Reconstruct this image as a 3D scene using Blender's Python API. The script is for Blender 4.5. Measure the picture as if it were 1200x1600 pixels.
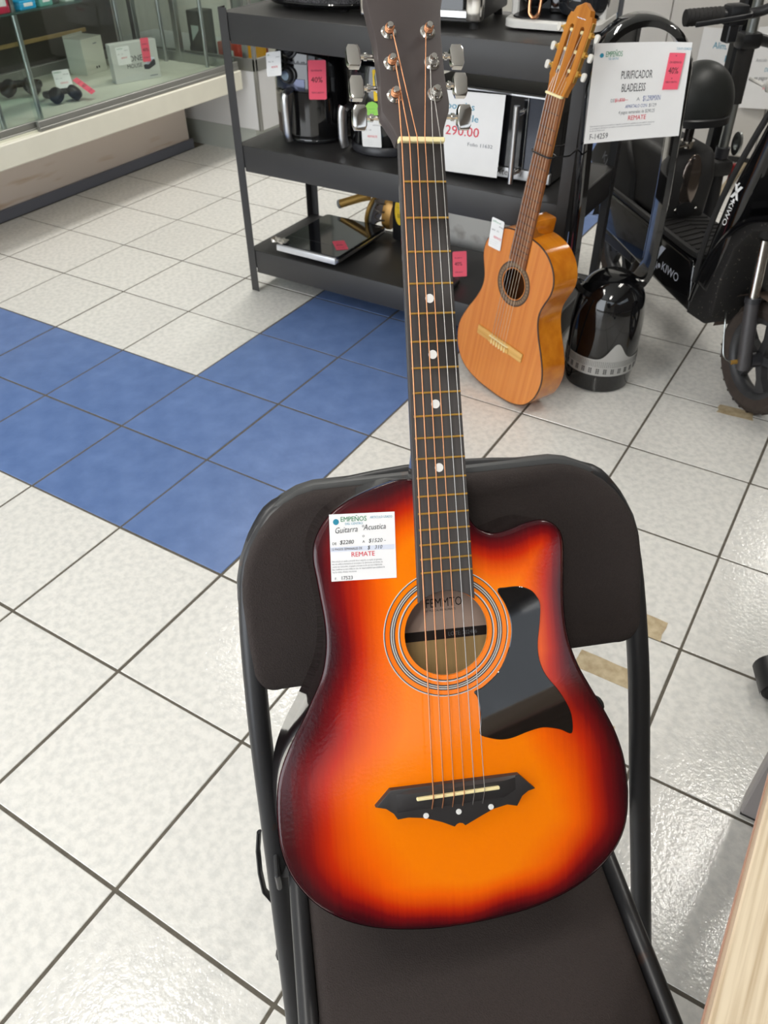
import bpy, bmesh, math, random
from mathutils import Vector, Matrix, Euler, geometry

for _o in list(bpy.data.objects):
    bpy.data.objects.remove(_o)
SC = bpy.context.scene
COL = SC.collection

# ------------------------------------------------------------------ camera
# World frame: x and y run along the floor-tile joints, z up, metres (one tile pitch = 0.333 m).
CAM_POS = Vector((1.70535, -0.93692, 1.34240))
YAW, PITCH, ROLL, FPX = 2.12538781, 0.708727626, 0.0120308499, 1242.09
_f = Vector((math.cos(PITCH)*math.cos(YAW), math.cos(PITCH)*math.sin(YAW), -math.sin(PITCH)))
_r0 = Vector((math.sin(YAW), -math.cos(YAW), 0)); _d0 = _f.cross(_r0)
_r = _r0*math.cos(ROLL) + _d0*math.sin(ROLL); _d = -_r0*math.sin(ROLL) + _d0*math.cos(ROLL)
cam = bpy.data.cameras.new('camera')
cam.sensor_fit = 'VERTICAL'; cam.sensor_height = 36.0; cam.sensor_width = 27.0
cam.lens = FPX/1600*36.0
cam.clip_start = 0.01
cam.dof.use_dof = True; cam.dof.focus_distance = 0.86; cam.dof.aperture_fstop = 14.0
camo = bpy.data.objects.new('camera', cam); COL.objects.link(camo)
camo.matrix_world = Matrix(((_r.x, -_d.x, -_f.x, CAM_POS.x), (_r.y, -_d.y, -_f.y, CAM_POS.y), (_r.z, -_d.z, -_f.z, CAM_POS.z), (0, 0, 0, 1)))
SC.camera = camo

# ------------------------------------------------------------------ world, exposure
w = bpy.data.worlds.new('world'); SC.world = w; w.use_nodes = True
_bg = w.node_tree.nodes['Background']; _bg.inputs[0].default_value = (0.90, 0.95, 1.0, 1); _bg.inputs[1].default_value = 4.4
SC.view_settings.view_transform = 'Standard'
SC.view_settings.look = 'None'
SC.view_settings.gamma = 1.0
SC.view_settings.use_curve_mapping = False
SC.view_settings.exposure = 0.0
SC.cycles.use_denoising = True
SC.cycles.max_bounces = 10
SC.cycles.diffuse_bounces = 4
SC.cycles.transparent_max_bounces = 12
SC.cycles.sample_clamp_indirect = 6.0
# ceiling fixtures: x, y, watts (the shop is open to the street behind the camera on the left)
LAMPS = ((0.15, -1.0, 21.0), (2.10, 1.43, 16.0), (-0.6, 1.9, 30.0), (1.95, -2.0, 31.0), (-0.8, 4.0, 30.0), (2.05, 4.2, 10.0))  # street-side fixture added to brighten the left floor, camera-side one for the guitar

# ------------------------------------------------------------------ materials
def lin(c):
    return tuple(((v/255)/12.92 if v/255 <= 0.04045 else (((v/255)+0.055)/1.055)**2.4) for v in c)
def mat(name, col, rough=0.5, metal=0.0, var=0.0, vscale=30.0, bump=0.0, bscale=200.0, coat=0.0, rand=0.0, col2=None, stretch=None, spec=0.5, detail=3.0, contrast=(0.35, 0.65)):
    m = bpy.data.materials.new(name); m.use_nodes = True
    nt = m.node_tree; b = nt.nodes['Principled BSDF']
    c = lin(col)
    b.inputs['Roughness'].default_value = rough; b.inputs['Metallic'].default_value = metal
    b.inputs['Specular IOR Level'].default_value = spec
    if coat: b.inputs['Coat Weight'].default_value = coat; b.inputs['Coat Roughness'].default_value = 0.04
    b.inputs['Base Color'].default_value = (*c, 1)
    tc = nt.nodes.new('ShaderNodeTexCoord'); src = tc.outputs['Object']
    if stretch:
        mp = nt.nodes.new('ShaderNodeMapping'); mp.inputs['Scale'].default_value = stretch
        nt.links.new(src, mp.inputs[0]); src = mp.outputs[0]
    last = None
    if var or col2:
        n = nt.nodes.new('ShaderNodeTexNoise'); n.inputs['Scale'].default_value = vscale; n.inputs['Detail'].default_value = detail
        nt.links.new(src, n.inputs['Vector'])
        r = nt.nodes.new('ShaderNodeValToRGB'); nt.links.new(n.outputs['Fac'], r.inputs[0])
        r.color_ramp.elements[0].position = contrast[0]; r.color_ramp.elements[1].position = contrast[1]
        c2 = lin(col2) if col2 else tuple(max(0, x*(1-var)) for x in c)
        r.color_ramp.elements[0].color = (*c2, 1); r.color_ramp.elements[1].color = (*c, 1)
        last = r.outputs[0]
    if rand:
        oi = nt.nodes.new('ShaderNodeObjectInfo'); h = nt.nodes.new('ShaderNodeHueSaturation')
        mr = nt.nodes.new('ShaderNodeMapRange'); mr.inputs[3].default_value = 1-rand; mr.inputs[4].default_value = 1+rand
        nt.links.new(oi.outputs['Random'], mr.inputs[0]); nt.links.new(mr.outputs[0], h.inputs['Value'])
        if last: nt.links.new(last, h.inputs['Color'])
        else: h.inputs['Color'].default_value = (*c, 1)
        last = h.outputs[0]
    if last: nt.links.new(last, b.inputs['Base Color'])
    if bump:
        n2 = nt.nodes.new('ShaderNodeTexNoise'); n2.inputs['Scale'].default_value = bscale; n2.inputs['Detail'].default_value = 2
        nt.links.new(src, n2.inputs['Vector'])
        bp = nt.nodes.new('ShaderNodeBump'); bp.inputs['Strength'].default_value = bump; bp.inputs['Distance'].default_value = 0.002
        nt.links.new(n2.outputs['Fac'], bp.inputs['Height']); nt.links.new(bp.outputs[0], b.inputs['Normal'])
    return m
def glass_mat(name, tint=(0.955, 0.985, 0.97), refl=0.9, fac=0.06):
    m = bpy.data.materials.new(name); m.use_nodes = True; nt = m.node_tree
    nt.nodes.remove(nt.nodes['Principled BSDF']); out = nt.nodes['Material Output']
    t = nt.nodes.new('ShaderNodeBsdfTransparent'); t.inputs[0].default_value = (*tint, 1)
    g = nt.nodes.new('ShaderNodeBsdfGlossy'); g.inputs['Roughness'].default_value = 0.01; g.inputs[0].default_value = (refl, refl, refl, 1)
    lw = nt.nodes.new('ShaderNodeLayerWeight'); lw.inputs[0].default_value = 0.5
    pw = nt.nodes.new('ShaderNodeMath'); pw.operation = 'POWER'; pw.inputs[1].default_value = 5.0; nt.links.new(lw.outputs['Facing'], pw.inputs[0])
    f = nt.nodes.new('ShaderNodeMath'); f.operation = 'MULTIPLY_ADD'; f.inputs[1].default_value = 0.9; f.inputs[2].default_value = 0.035; nt.links.new(pw.outputs[0], f.inputs[0])
    mx = nt.nodes.new('ShaderNodeMixShader')
    nt.links.new(f.outputs[0], mx.inputs[0]); nt.links.new(t.outputs[0], mx.inputs[1]); nt.links.new(g.outputs[0], mx.inputs[2]); nt.links.new(mx.outputs[0], out.inputs[0])
    return m
def emis(name, col, s):
    m = bpy.data.materials.new(name); m.use_nodes = True; b = m.node_tree.nodes['Principled BSDF']
    b.inputs['Emission Color'].default_value = (*col, 1); b.inputs['Emission Strength'].default_value = s; b.inputs['Base Color'].default_value = (0.8, 0.8, 0.8, 1)
    return m

# ------------------------------------------------------------------ mesh builder
class MB:
    def __init__(s): s.v = []; s.f = []; s.m = []; s.mi = 0; s.T = None
    def add(s, vs, fs):
        k = len(s.v)
        for v in vs:
            v = Vector(v)
            s.v.append(s.T @ v if s.T else v)
        for f in fs: s.f.append([k+i for i in f]); s.m.append(s.mi)
        return s
    def box(s, c, d, bev=0.0, seg=1, R=None):
        bm = bmesh.new(); bmesh.ops.create_cube(bm, size=1.0)
        for v in bm.verts: v.co = Vector((v.co.x*d[0], v.co.y*d[1], v.co.z*d[2]))
        if bev: bmesh.ops.bevel(bm, geom=bm.edges[:], offset=bev, segments=seg, affect='EDGES', profile=0.5)
        M = Matrix.Translation(c) @ (R.to_4x4() if R else Matrix())
        bm.verts.index_update()
        s.add([M @ v.co for v in bm.verts], [[v.index for v in f.verts] for f in bm.faces]); bm.free(); return s
    def span(s, a, b, bev=0.0, seg=1):
        return s.box([(a[i]+b[i])/2 for i in range(3)], [abs(b[i]-a[i]) for i in range(3)], bev, seg)
    def tube(s, pts, r, n=10, caps=True, closed=False, flat=None):
        pts = [Vector(p) for p in pts]; N = len(pts); rs = r if isinstance(r, (list, tuple)) else [r]*N
        tn = []
        for i in range(N):
            a = pts[(i-1) % N] if (closed or i) else pts[0]; b = pts[(i+1) % N] if (closed or i < N-1) else pts[-1]
            tn.append((b-a).normalized())
        up = Vector((0, 0, 1)) if abs(tn[0].z) < 0.9 else Vector((1, 0, 0))
        u = (up - tn[0]*up.dot(tn[0])).normalized(); vs = []
        for i in range(N):
            u = (u - tn[i]*u.dot(tn[i])).normalized(); w_ = tn[i].cross(u)
            fu, fw = flat if flat else (1, 1)
            for k in range(n):
                t = 2*math.pi*k/n; vs.append(pts[i] + (u*math.cos(t)*fu + w_*math.sin(t)*fw)*rs[i])
        fs = []
        for i in range(N if closed else N-1):
            j = (i+1) % N
            for k in range(n): fs.append([i*n+k, i*n+(k+1) % n, j*n+(k+1) % n, j*n+k])
        if caps and not closed: fs.append(list(range(n))[::-1]); fs.append([(N-1)*n+k for k in range(n)])
        return s.add(vs, fs)
    def lathe(s, prof, n=32, c=(0, 0, 0), sx=1.0, sy=1.0, R=None):
        M = Matrix.Translation(c) @ (R.to_4x4() if R else Matrix()); vs = []; fs = []; P = len(prof)
        for r, z in prof:
            for k in range(n):
                t = 2*math.pi*k/n; vs.append(M @ Vector((r*math.cos(t)*sx, r*math.sin(t)*sy, z)))
        for i in range(P-1):
            for k in range(n): fs.append([i*n+k, i*n+(k+1) % n, (i+1)*n+(k+1) % n, (i+1)*n+k])
        if prof[0][0] > 1e-6: fs.append([k for k in range(n)][::-1])
        if prof[-1][0] > 1e-6: fs.append([(P-1)*n+k for k in range(n)])
        return s.add(vs, fs)
    def prism(s, pts, z0, z1, bev=0.0):
        """polygon in xy extruded z0..z1, optional chamfer at the top"""
        n = len(pts); ccw = sum(pts[i][0]*pts[(i+1) % n][1]-pts[(i+1) % n][0]*pts[i][1] for i in range(n)) > 0
        if not ccw: pts = pts[::-1]
        rings = [[(x, y, z0) for x, y in pts]]
        if bev:
            ins = inset(pts, bev)
            rings += [[(x, y, z1-bev) for x, y in pts], [(x, y, z1) for x, y in ins]]
        else: rings.append([(x, y, z1) for x, y in pts])
        vs = [p for r in rings for p in r]; fs = []
        for i in range(len(rings)-1):
            for k in range(n): fs.append([i*n+k, i*n+(k+1) % n, (i+1)*n+(k+1) % n, (i+1)*n+k])
        base = (len(rings)-1)*n
        top = rings[-1]
        tris = geometry.tessellate_polygon([[Vector(p) for p in top]])
        for t in tris:
            a, b, c = [Vector(top[i]) for i in t]
            t = list(t) if (b-a).cross(c-a).z > 0 else list(t)[::-1]
            fs.append([base+i for i in t]); fs.append([i for i in t][::-1])
        return s.add(vs, fs)
    def quadgrid(s, P):
        """P[i][j] points"""
        a, b = len(P), len(P[0])
        return s.add([p for r in P for p in r], [[i*b+j, (i+1)*b+j, (i+1)*b+j+1, i*b+j+1] for i in range(a-1) for j in range(b-1)])
    def sphere(s, c, r, n=20, sc=(1, 1, 1), z0=-1.0, z1=1.0, R=None):
        a0, a1 = math.asin(z0), math.asin(z1); k = max(6, n//2)
        prof = [(max(0.0, math.cos(a0+(a1-a0)*i/k))*r, math.sin(a0+(a1-a0)*i/k)*r) for i in range(k+1)]
        M = Matrix.Translation(c) @ (R.to_4x4() if R else Matrix()); vs = []; fs = []
        for rr, z in prof:
            for q in range(n):
                t = 2*math.pi*q/n; vs.append(M @ Vector((rr*math.cos(t)*sc[0], rr*math.sin(t)*sc[1], z*sc[2])))
        for i in range(k):
            for q in range(n): fs.append([i*n+q, i*n+(q+1) % n, (i+1)*n+(q+1) % n, (i+1)*n+q])
        fs.append(list(range(n))[::-1]); fs.append([k*n+q for q in range(n)])
        return s.add(vs, fs)

def inset(pts, d):
    n = len(pts); out = []
    A = sum(pts[i][0]*pts[(i+1) % n][1]-pts[(i+1) % n][0]*pts[i][1] for i in range(n))
    sg = 1 if A > 0 else -1
    for i in range(n):
        a, b, c = Vector(pts[i-1][:2]), Vector(pts[i][:2]), Vector(pts[(i+1) % n][:2])
        e1, e2 = (b-a), (c-b)
        if e1.length < 1e-9: e1 = e2
        if e2.length < 1e-9: e2 = e1
        n1 = Vector((-e1.y, e1.x)).normalized()*sg; n2 = Vector((-e2.y, e2.x)).normalized()*sg
        m = (n1+n2); m = m.normalized() if m.length > 1e-6 else n1
        k = 1/max(0.45, m.dot(n1)); q = b + m*d*k; out.append((q.x, q.y))
    return out
def cr(pts, k=6, closed=True):
    P = [Vector(p) for p in pts]; n = len(P); out = []
    rng = range(n) if closed else range(n-1)
    for i in rng:
        p0 = P[(i-1) % n] if closed or i else P[0]; p1 = P[i]; p2 = P[(i+1) % n]; p3 = P[(i+2) % n] if closed or i < n-2 else P[-1]
        for j in range(k):
            t = j/k
            out.append(0.5*((2*p1)+(p2-p0)*t+(2*p0-5*p1+4*p2-p3)*t*t+(3*p1-p0-3*p2+p3)*t**3))
    if not closed: out.append(P[-1])
    return [tuple(v) for v in out]
def rrect(x0, y0, x1, y1, r, k=6):
    rs = r if isinstance(r, (list, tuple)) else [r]*4   # corners: x0y0, x1y0, x1y1, x0y1
    out = []
    for (cx, cy, sx, sy, a0), q in zip(((x0, y0, 1, 1, math.pi), (x1, y0, -1, 1, 1.5*math.pi), (x1, y1, -1, -1, 0), (x0, y1, 1, -1, 0.5*math.pi)), rs):
        for i in range(k+1):
            t = a0 + 0.5*math.pi*i/k; out.append((cx+sx*q+q*math.cos(t), cy+sy*q+q*math.sin(t)))
    return out
def inside(p, poly):
    x, y = p; c = False; n = len(poly); j = n-1
    for i in range(n):
        xi, yi = poly[i][0], poly[i][1]; xj, yj = poly[j][0], poly[j][1]
        if (yi > y) != (yj > y) and x < (xj-xi)*(y-yi)/(yj-yi)+xi: c = not c
        j = i
    return c
def edist(p, poly):
    b = 1e9; n = len(poly); px, py = p
    for i in range(n):
        ax, ay = poly[i][0], poly[i][1]; bx, by = poly[(i+1) % n][0], poly[(i+1) % n][1]
        dx, dy = bx-ax, by-ay; L = dx*dx+dy*dy
        t = 0 if L < 1e-14 else max(0, min(1, ((px-ax)*dx+(py-ay)*dy)/L))
        q = (px-ax-t*dx)**2+(py-ay-t*dy)**2
        if q < b: b = q
    return math.sqrt(b)
def fill2d(outline, holes=(), step=None):
    """triangulate an outline with holes and optional inner grid points: verts2d, tris"""
    vs = [Vector(p[:2]) for p in outline]; es = [(i, (i+1) % len(outline)) for i in range(len(outline))]
    for h in holes:
        k = len(vs); vs += [Vector(p[:2]) for p in h]; es += [(k+i, k+(i+1) % len(h)) for i in range(len(h))]
    if step:
        xs = [p[0] for p in outline]; ys = [p[1] for p in outline]
        y = min(ys)+step/2; r = 0
        while y < max(ys):
            x = min(xs)+step*(0.5 if r % 2 else 0.25)
            while x < max(xs):
                if inside((x, y), outline) and edist((x, y), outline) > step*0.45 and all((not inside((x, y), h)) and edist((x, y), h) > step*0.45 for h in holes): vs.append(Vector((x, y)))
                x += step
            y += step*0.87; r += 1
    V, E_, F_, *_ = geometry.delaunay_2d_cdt(vs, es, [], 0, 1e-7)
    tris = []
    for f in F_:
        c = (V[f[0]]+V[f[1]]+V[f[2]])/3
        if inside(c, outline) and not any(inside(c, h) for h in holes):
            a, b, d = V[f[0]], V[f[1]], V[f[2]]
            tris.append(list(f) if (b-a).cross(d-a) > 0 else list(f)[::-1])
    return [(v.x, v.y) for v in V], tris
def plate(mb, outline, holes, z0, z1, step=None, warp=None, bev=0.0, bseg=2, dome=None):
    """slab with both faces, side walls, rounded front edge; warp(x,y,z)->xyz"""
    n = len(outline)
    if sum(outline[i][0]*outline[(i+1) % n][1]-outline[(i+1) % n][0]*outline[i][1] for i in range(n)) < 0: outline = outline[::-1]
    W = warp or (lambda x, y, z: (x, y, z))
    inn = inset(outline, bev) if bev else outline
    V, T = fill2d(inn, holes, step)
    D = dome or (lambda x, y: 0)
    mb.add([W(x, y, z1+D(x, y)) for x, y in V], T)
    V2, T2 = fill2d(outline, holes, step) if bev else (V, T)
    mb.add([W(x, y, z0) for x, y in V2], [t[::-1] for t in T2])
    rings = [[W(x, y, z0) for x, y in outline]]
    if bev:
        rings.append([W(x, y, z1-bev) for x, y in outline])
        for q in range(1, bseg+1):
            a = math.pi/2*q/bseg; o = inset(outline, bev*(1-math.cos(a)))
            rings.append([W(x, y, z1-bev+bev*math.sin(a)) for x, y in o])
    else: rings.append([W(x, y, z1) for x, y in outline])
    fs = []
    for i in range(len(rings)-1):
        for k in range(n): fs.append([i*n+k, i*n+(k+1) % n, (i+1)*n+(k+1) % n, (i+1)*n+k])
    mb.add([p for r in rings for p in r], fs)
    for h in holes:
        m = len(h)
        if sum(h[i][0]*h[(i+1) % m][1]-h[(i+1) % m][0]*h[i][1] for i in range(m)) < 0: h = h[::-1]
        mb.add([W(x, y, z0) for x, y in h]+[W(x, y, z1) for x, y in h], [[k, m+k, m+(k+1) % m, (k+1) % m] for k in range(m)])
    return mb

def obj(name, mb, mats, parent=None, smooth=35, weld=True):
    me = bpy.data.meshes.new(name)
    me.from_pydata([tuple(v) for v in mb.v], [], mb.f)
    mats = mats if isinstance(mats, (list, tuple)) else [mats]
    for m in mats: me.materials.append(m)
    if len(mats) > 1: me.polygons.foreach_set('material_index', mb.m)
    if weld:
        bm = bmesh.new(); bm.from_mesh(me); bmesh.ops.remove_doubles(bm, verts=bm.verts[:], dist=2e-6); bm.to_mesh(me); bm.free()
    if smooth:
        me.shade_smooth(); me.set_sharp_from_angle(angle=math.radians(smooth))
    me.update()
    o = bpy.data.objects.new(name, me); COL.objects.link(o)
    if parent: o.parent = parent
    return o
def thing(name, label, cat, loc=(0, 0, 0), rz=0.0, group=None, matrix=None):
    o = bpy.data.objects.new(name, None); COL.objects.link(o); o.empty_display_size = 0.05
    if matrix is not None: o.matrix_world = matrix
    else: o.location = loc; o.rotation_euler = (0, 0, rz)
    o['label'] = label; o['category'] = cat
    if group: o['group'] = group
    return o
def tag(o, label, cat, group=None):
    o['label'] = label; o['category'] = cat
    if group: o['group'] = group
    return o
def struct(name, mb, m, smooth=35):
    o = obj(name, mb, m, None, smooth); o['kind'] = 'structure'; return o

# ------------------------------------------------------------------ lettering
_tc = {}
def text2d(s, size, bold=0.0, shear=0.0, align='LEFT'):
    key = (s, bold, shear, align)
    if key not in _tc:
        cu = bpy.data.curves.new('lettering', 'FONT'); cu.body = s; cu.size = 1.0; cu.offset = 0.0; cu.shear = shear; cu.align_x = align; cu.resolution_u = 2
        o = bpy.data.objects.new('lettering', cu); COL.objects.link(o)
        dg = bpy.context.evaluated_depsgraph_get(); me = o.evaluated_get(dg).to_mesh()
        _tc[key] = ([(v.co.x, v.co.y) for v in me.vertices], [list(p.vertices) for p in me.polygons])
        o.evaluated_get(dg).to_mesh_clear(); bpy.data.objects.remove(o); bpy.data.curves.remove(cu)
    V, Fc = _tc[key]
    return [(x*size, y*size) for x, y in V], Fc
INK = {}
def ink(name):
    cols = dict(black=(45, 45, 50), grey=(120, 122, 128), blue=(70, 130, 190), red=(214, 52, 72), green=(40, 135, 85), navy=(60, 85, 150), white=(235, 235, 235), pale=(222, 228, 244), teal=(40, 140, 170), dark=(40, 28, 26))
    if name not in INK: INK[name] = mat('ink_'+name, cols[name], 0.7)
    return INK[name]
def lettering(name, parent, lines, warp, extra=None):
    """lines: (text, x, y, size, ink, opts). warp(x,y,h)->3d point h above the printed sheet"""
    mb = MB(); mats = []
    def mi(k):
        if k not in mats: mats.append(k)
        return mats.index(k)
    for t, x, y, s, c, *op in lines:
        op = op[0] if op else {}
        V, Fc = text2d(t, s, op.get('b', 0.0), op.get('sh', 0.0), op.get('al', 'LEFT'))
        rot = op.get('rot', 0.0); cr_, sr = math.cos(rot), math.sin(rot); sxx = op.get('sx', 1.0)
        mb.mi = mi(c)
        for sh_ in ((0.0, min(op['b'], .009)*1.3*s) if op.get('b') else (0.0,)): mb.add([warp(x+(a*sxx+sh_)*cr_-b*sr, y+(a*sxx+sh_)*sr+b*cr_, 0.0004+sh_*.01) for a, b in V], Fc)
    for poly, c in (extra or []):
        mb.mi = mi(c)
        tr = geometry.tessellate_polygon([[Vector((*p, 0)) for p in poly]])
        fs = []
        for t in tr:
            a, b, d = [Vector(poly[i]) for i in t]
            fs.append(list(t) if (b-a).cross(d-a) > 0 else list(t)[::-1])
        mb.add([warp(p[0], p[1], 0.0002) for p in poly], fs)
    return obj('lettering', mb, [ink(m) for m in mats], parent, smooth=0, weld=False)
def rect(x0, y0, x1, y1): return [(x0, y0), (x1, y0), (x1, y1), (x0, y1)]
def disc2(cx, cy, r, n=16, a0=0, a1=2*math.pi): return [(cx+r*math.cos(a0+(a1-a0)*i/n), cy+r*math.sin(a0+(a1-a0)*i/n)) for i in range(n)]

# ------------------------------------------------------------------ palette
M_white_tile = mat('white_tile', (225, 223, 218), 0.10, col2=(210, 209, 205), vscale=60, contrast=(0.36, 0.6), bump=0.32, bscale=120, rand=0.02, detail=5)
M_blue_tile = mat('blue_tile', (104, 130, 180), 0.3, col2=(86, 112, 162), vscale=14, contrast=(0.3, 0.7), detail=6, bump=0.2, bscale=70, rand=0.03)
M_grout = mat('grout', (98, 92, 82), 0.9, var=0.25, vscale=60)
M_wall = mat('wall_paint', (214, 212, 205), 0.8, var=0.04, vscale=4)
M_ceil = mat('ceiling_paint', (225, 225, 222), 0.9)
M_steel_dk = mat('shelf_steel', (58, 57, 57), 0.42, var=0.06, vscale=8, spec=0.4)
M_black = mat('black_plastic', (26, 26, 28), 0.38)
M_gloss = mat('gloss_black', (13, 13, 15), 0.07, coat=0.6)
M_rubber = mat('black_rubber', (34, 32, 31), 0.75, var=0.2, vscale=120)
M_chrome = mat('chrome', (222, 218, 212), 0.13, 1.0)
M_steel = mat('brushed_steel', (205, 205, 206), 0.28, 1.0)
M_alu = mat('aluminium', (178, 182, 180), 0.34, 1.0)
M_alu_dull = mat('dull_aluminium', (150, 150, 145), 0.45, 0.7)
M_paper = mat('paper', (236, 235, 234), 0.75, var=0.02, vscale=20)
M_pink = mat('pink_tag', (244, 92, 116), 0.6)
M_yellow = mat('yellow_tag', (248, 206, 36), 0.6)
M_green_tag = mat('green_tag', (150, 214, 90), 0.6)
M_cream = mat('cream_laminate', (226, 223, 208), 0.5, var=0.05, vscale=9)
M_glass = glass_mat('clear_glass')
M_white = mat('white_plastic', (228, 226, 221), 0.4)

# ------------------------------------------------------------------ room
T = 0.333
fl = struct('floor', MB().box((0.7, 1.25, -0.0165), (6.6, 9.5, 0.03)), M_grout)
_tm = []
for _m in (M_white_tile, M_blue_tile):
    b_ = MB().box((0, 0, -0.0045), (T-0.0062, T-0.0062, 0.009), 0.0012)
    o_ = obj('tile', b_, _m, fl); _tm.append(o_)
_protos = {0: _tm[0], 1: _tm[1]}; _used = set()
random.seed(4)
for i in range(-5, 8):
    for j in range(-4, 18):
        cx, cy = (i+0.5)*T, (j+0.5)*T
        if j > 8 and i > 4: continue
        if i > 6 or (j < -3 and i < 0): continue
        blue = (i in (0, 1) and j >= 0) or (j in (0, 1) and i <= 1)
        if blue and not (i <= 1 and j >= 0): blue = False
        k = 1 if blue else 0
        if k in _used:
            o_ = _protos[k].copy(); COL.objects.link(o_)
        else: o_ = _protos[k]; _used.add(k)
        o_.parent = fl
        o_.location = (cx+random.uniform(-.0007, .0007), cy+random.uniform(-.0007, .0007), random.uniform(-.0006, 0))
        o_.rotation_euler = (random.uniform(-.0012, .0012), random.uniform(-.0012, .0012), random.choice((0, 1, 2, 3))*math.pi/2)
struct('wall_left', MB().span((-2.75, -3.5, 0), (-2.6, 6.0, 2.8)), M_wall)
struct('wall_far', MB().span((-2.75, 6.0, 0), (4.15, 6.15, 2.8)), M_wall)
wb = MB()                                        # street opening on the left behind the camera; right-hand gap added for guitar haze
wb.span((-2.75, -3.65, 2.5), (4.15, -3.5, 2.8)); wb.span((1.1, -3.65, 0), (4.15, -3.5, 1.45)); wb.span((1.1, -3.65, 1.45), (1.5, -3.5, 2.5)); wb.span((3.7, -3.65, 1.45), (4.15, -3.5, 2.5)); wb.span((-2.75, -3.65, 0), (-2.5, -3.5, 2.5))
struct('wall_back', wb, M_wall)
wr = MB()                                        # shop window between a dado and a lintel
wr.span((4.0, -3.5, 0), (4.15, 6.0, 1.3)); wr.span((4.0, -3.5, 1.84), (4.15, 6.0, 2.8)); wr.span((4.0, 0.75, 1.3), (4.15, 6.0, 1.84))
struct('wall_right', wr, mat('street_wall', (96, 90, 84), 0.8))
struct('haze_window', MB().span((1.5, -3.58, 1.45), (3.7, -3.57, 2.5)), glass_mat('haze_window_glass', (0.62, 0.63, 0.64)))  # added window, put in to throw pale haze on the guitar's left edge
struct('window_1', MB().span((4.05, -3.5, 1.3), (4.06, 0.75, 1.84)), glass_mat('sky_dimming_glass', (0.52, 0.53, 0.54)))  # pane tint added to dim the sky through this window
struct('ceiling', MB().span((-2.75, -3.65, 2.8), (4.15, 6.15, 2.9)), M_ceil)
M_tubelight = emis('lamp_tube', (1.0, 0.96, 0.88), 7.0)
M_fix = mat('lamp_housing', (235, 235, 235), 0.4)
for (lx, ly, lw_), ll_ in zip(LAMPS, ('added to brighten the floor on the street side', 'above the bikes', 'above the shelf unit', 'set behind the camera to brighten the guitar', 'deep in the shop by the far counter', 'deep in the shop above the white cabinet')):
    t = thing('ceiling_light', 'white twin tube ceiling light '+ll_, 'ceiling light', (lx, ly, 2.8), 0, 'ceiling lights')
    obj('housing', MB().span((-.16, -.62, -.05), (.16, .62, 0), .006), M_fix, t)
    for sx in (-.105, .105):
        obj('lamp_tube', MB().tube([(sx, -.58, -.07), (sx, .58, -.07)], .016, 10), M_tubelight, t)
    for sx in (-.105, .105):
        L = bpy.data.lights.new('lamp', 'AREA'); L.shape = 'RECTANGLE'; L.size = 0.05; L.size_y = 1.16; L.energy = lw_/2; L.color = (1.0, 0.965, 0.90)
        lo = bpy.data.objects.new('lamp', L); COL.objects.link(lo); lo.parent = t; lo.location = (sx, 0, -.095)

# ------------------------------------------------------------------ folding chair
M_fabric = mat('seat_fabric', (50, 42, 40), 0.92, var=0.22, vscale=420, bump=0.5, bscale=650, contrast=(0.3, 0.7))
M_tube = mat('chair_tube', (46, 46, 48), 0.36, 0.25, var=0.0, spec=0.5, col2=(62, 46, 40), vscale=26, contrast=(0.27, 0.34))
M_shell = mat('chair_shell', (66, 67, 68), 0.45, col2=(92, 70, 60), vscale=30, contrast=(0.26, 0.36))
CA = math.radians(40.78)
ch = thing('folding_chair', 'dark brown padded folding chair with charcoal tube frame carrying the sunburst guitar', 'chair', (1.665+.017*math.cos(CA), -.664+.017*math.sin(CA), 0), CA)
SL = 0.5
def cw(x, z): return -0.030*(1-min(1, (x/.225)**2))     # backrest hollow: the middle sits further back
def bw(x, z, h):                                         # backrest frame: x, height z, h toward the sitter
    y0 = SL*z - cw(x, z); h -= .0095; return (x, y0-h*.894, z+h*.447)
XW = .2285
po_ = rrect(-XW+.005, .621, XW-.005, .810, [.03, .03, .088, .088], 8)
pad = MB(); plate(pad, po_, [], -.006, .014, .020, bw, .011, 4, lambda x, y: .004*min(1, max(0, edist((x, y), po_)-.011)/.03))
obj('backrest', pad, M_fabric, ch)
shl = MB(); plate(shl, rrect(-XW-.001, .6185, XW+.001, .8165, [.03, .03, .095, .095], 8), [], -.026, -.004, .03, bw, .006, 2)
obj('backrest_shell', shl, M_shell, ch)
fr = []
def tx(z): return .222 + .010*(0.7-z)
for z in (0.02, .15, .3, .45, .6): fr.append((-tx(z), SL*z+.012, z))
fr = [(-p[0], p[1], p[2]) for p in fr]               # right side first
pathU = fr + [(.215, SL*.72+.022, .72), (.193, SL*.772+.034, .772), (.15, SL*.790+.044, .790), (0, SL*.795+.058, .795), (-.15, SL*.790+.044, .790), (-.193, SL*.772+.034, .772), (-.215, SL*.72+.022, .72)] + [(-p[0], p[1], p[2]) for p in fr[::-1]]
obj('back_frame', MB().tube(cr(pathU, 5, False), .0128, 14), M_tube, ch)
QX = -.024
so_p = rrect(QX-.168, -.14, QX+.168, .262, [.05, .05, .035, .035], 8)
sp = MB(); plate(sp, so_p, [], .424, .4493, .03, None, .014, 4, lambda x, y: .004*min(1, max(0, edist((x, y), so_p)-.014)/.05))
obj('seat', sp, M_fabric, ch)
sf = cr([(QX+a, b, .437) for a, b in ((.160, .27), (.175, .235), (.178, .1), (.177, -.07), (.160, -.135), (.09, -.155), (-.09, -.155), (-.160, -.135), (-.177, -.07), (-.178, .1), (-.175, .235), (-.160, .27))], 5, False)
obj('seat_frame', MB().tube(sf, .0105, 12), M_tube, ch)
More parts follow.
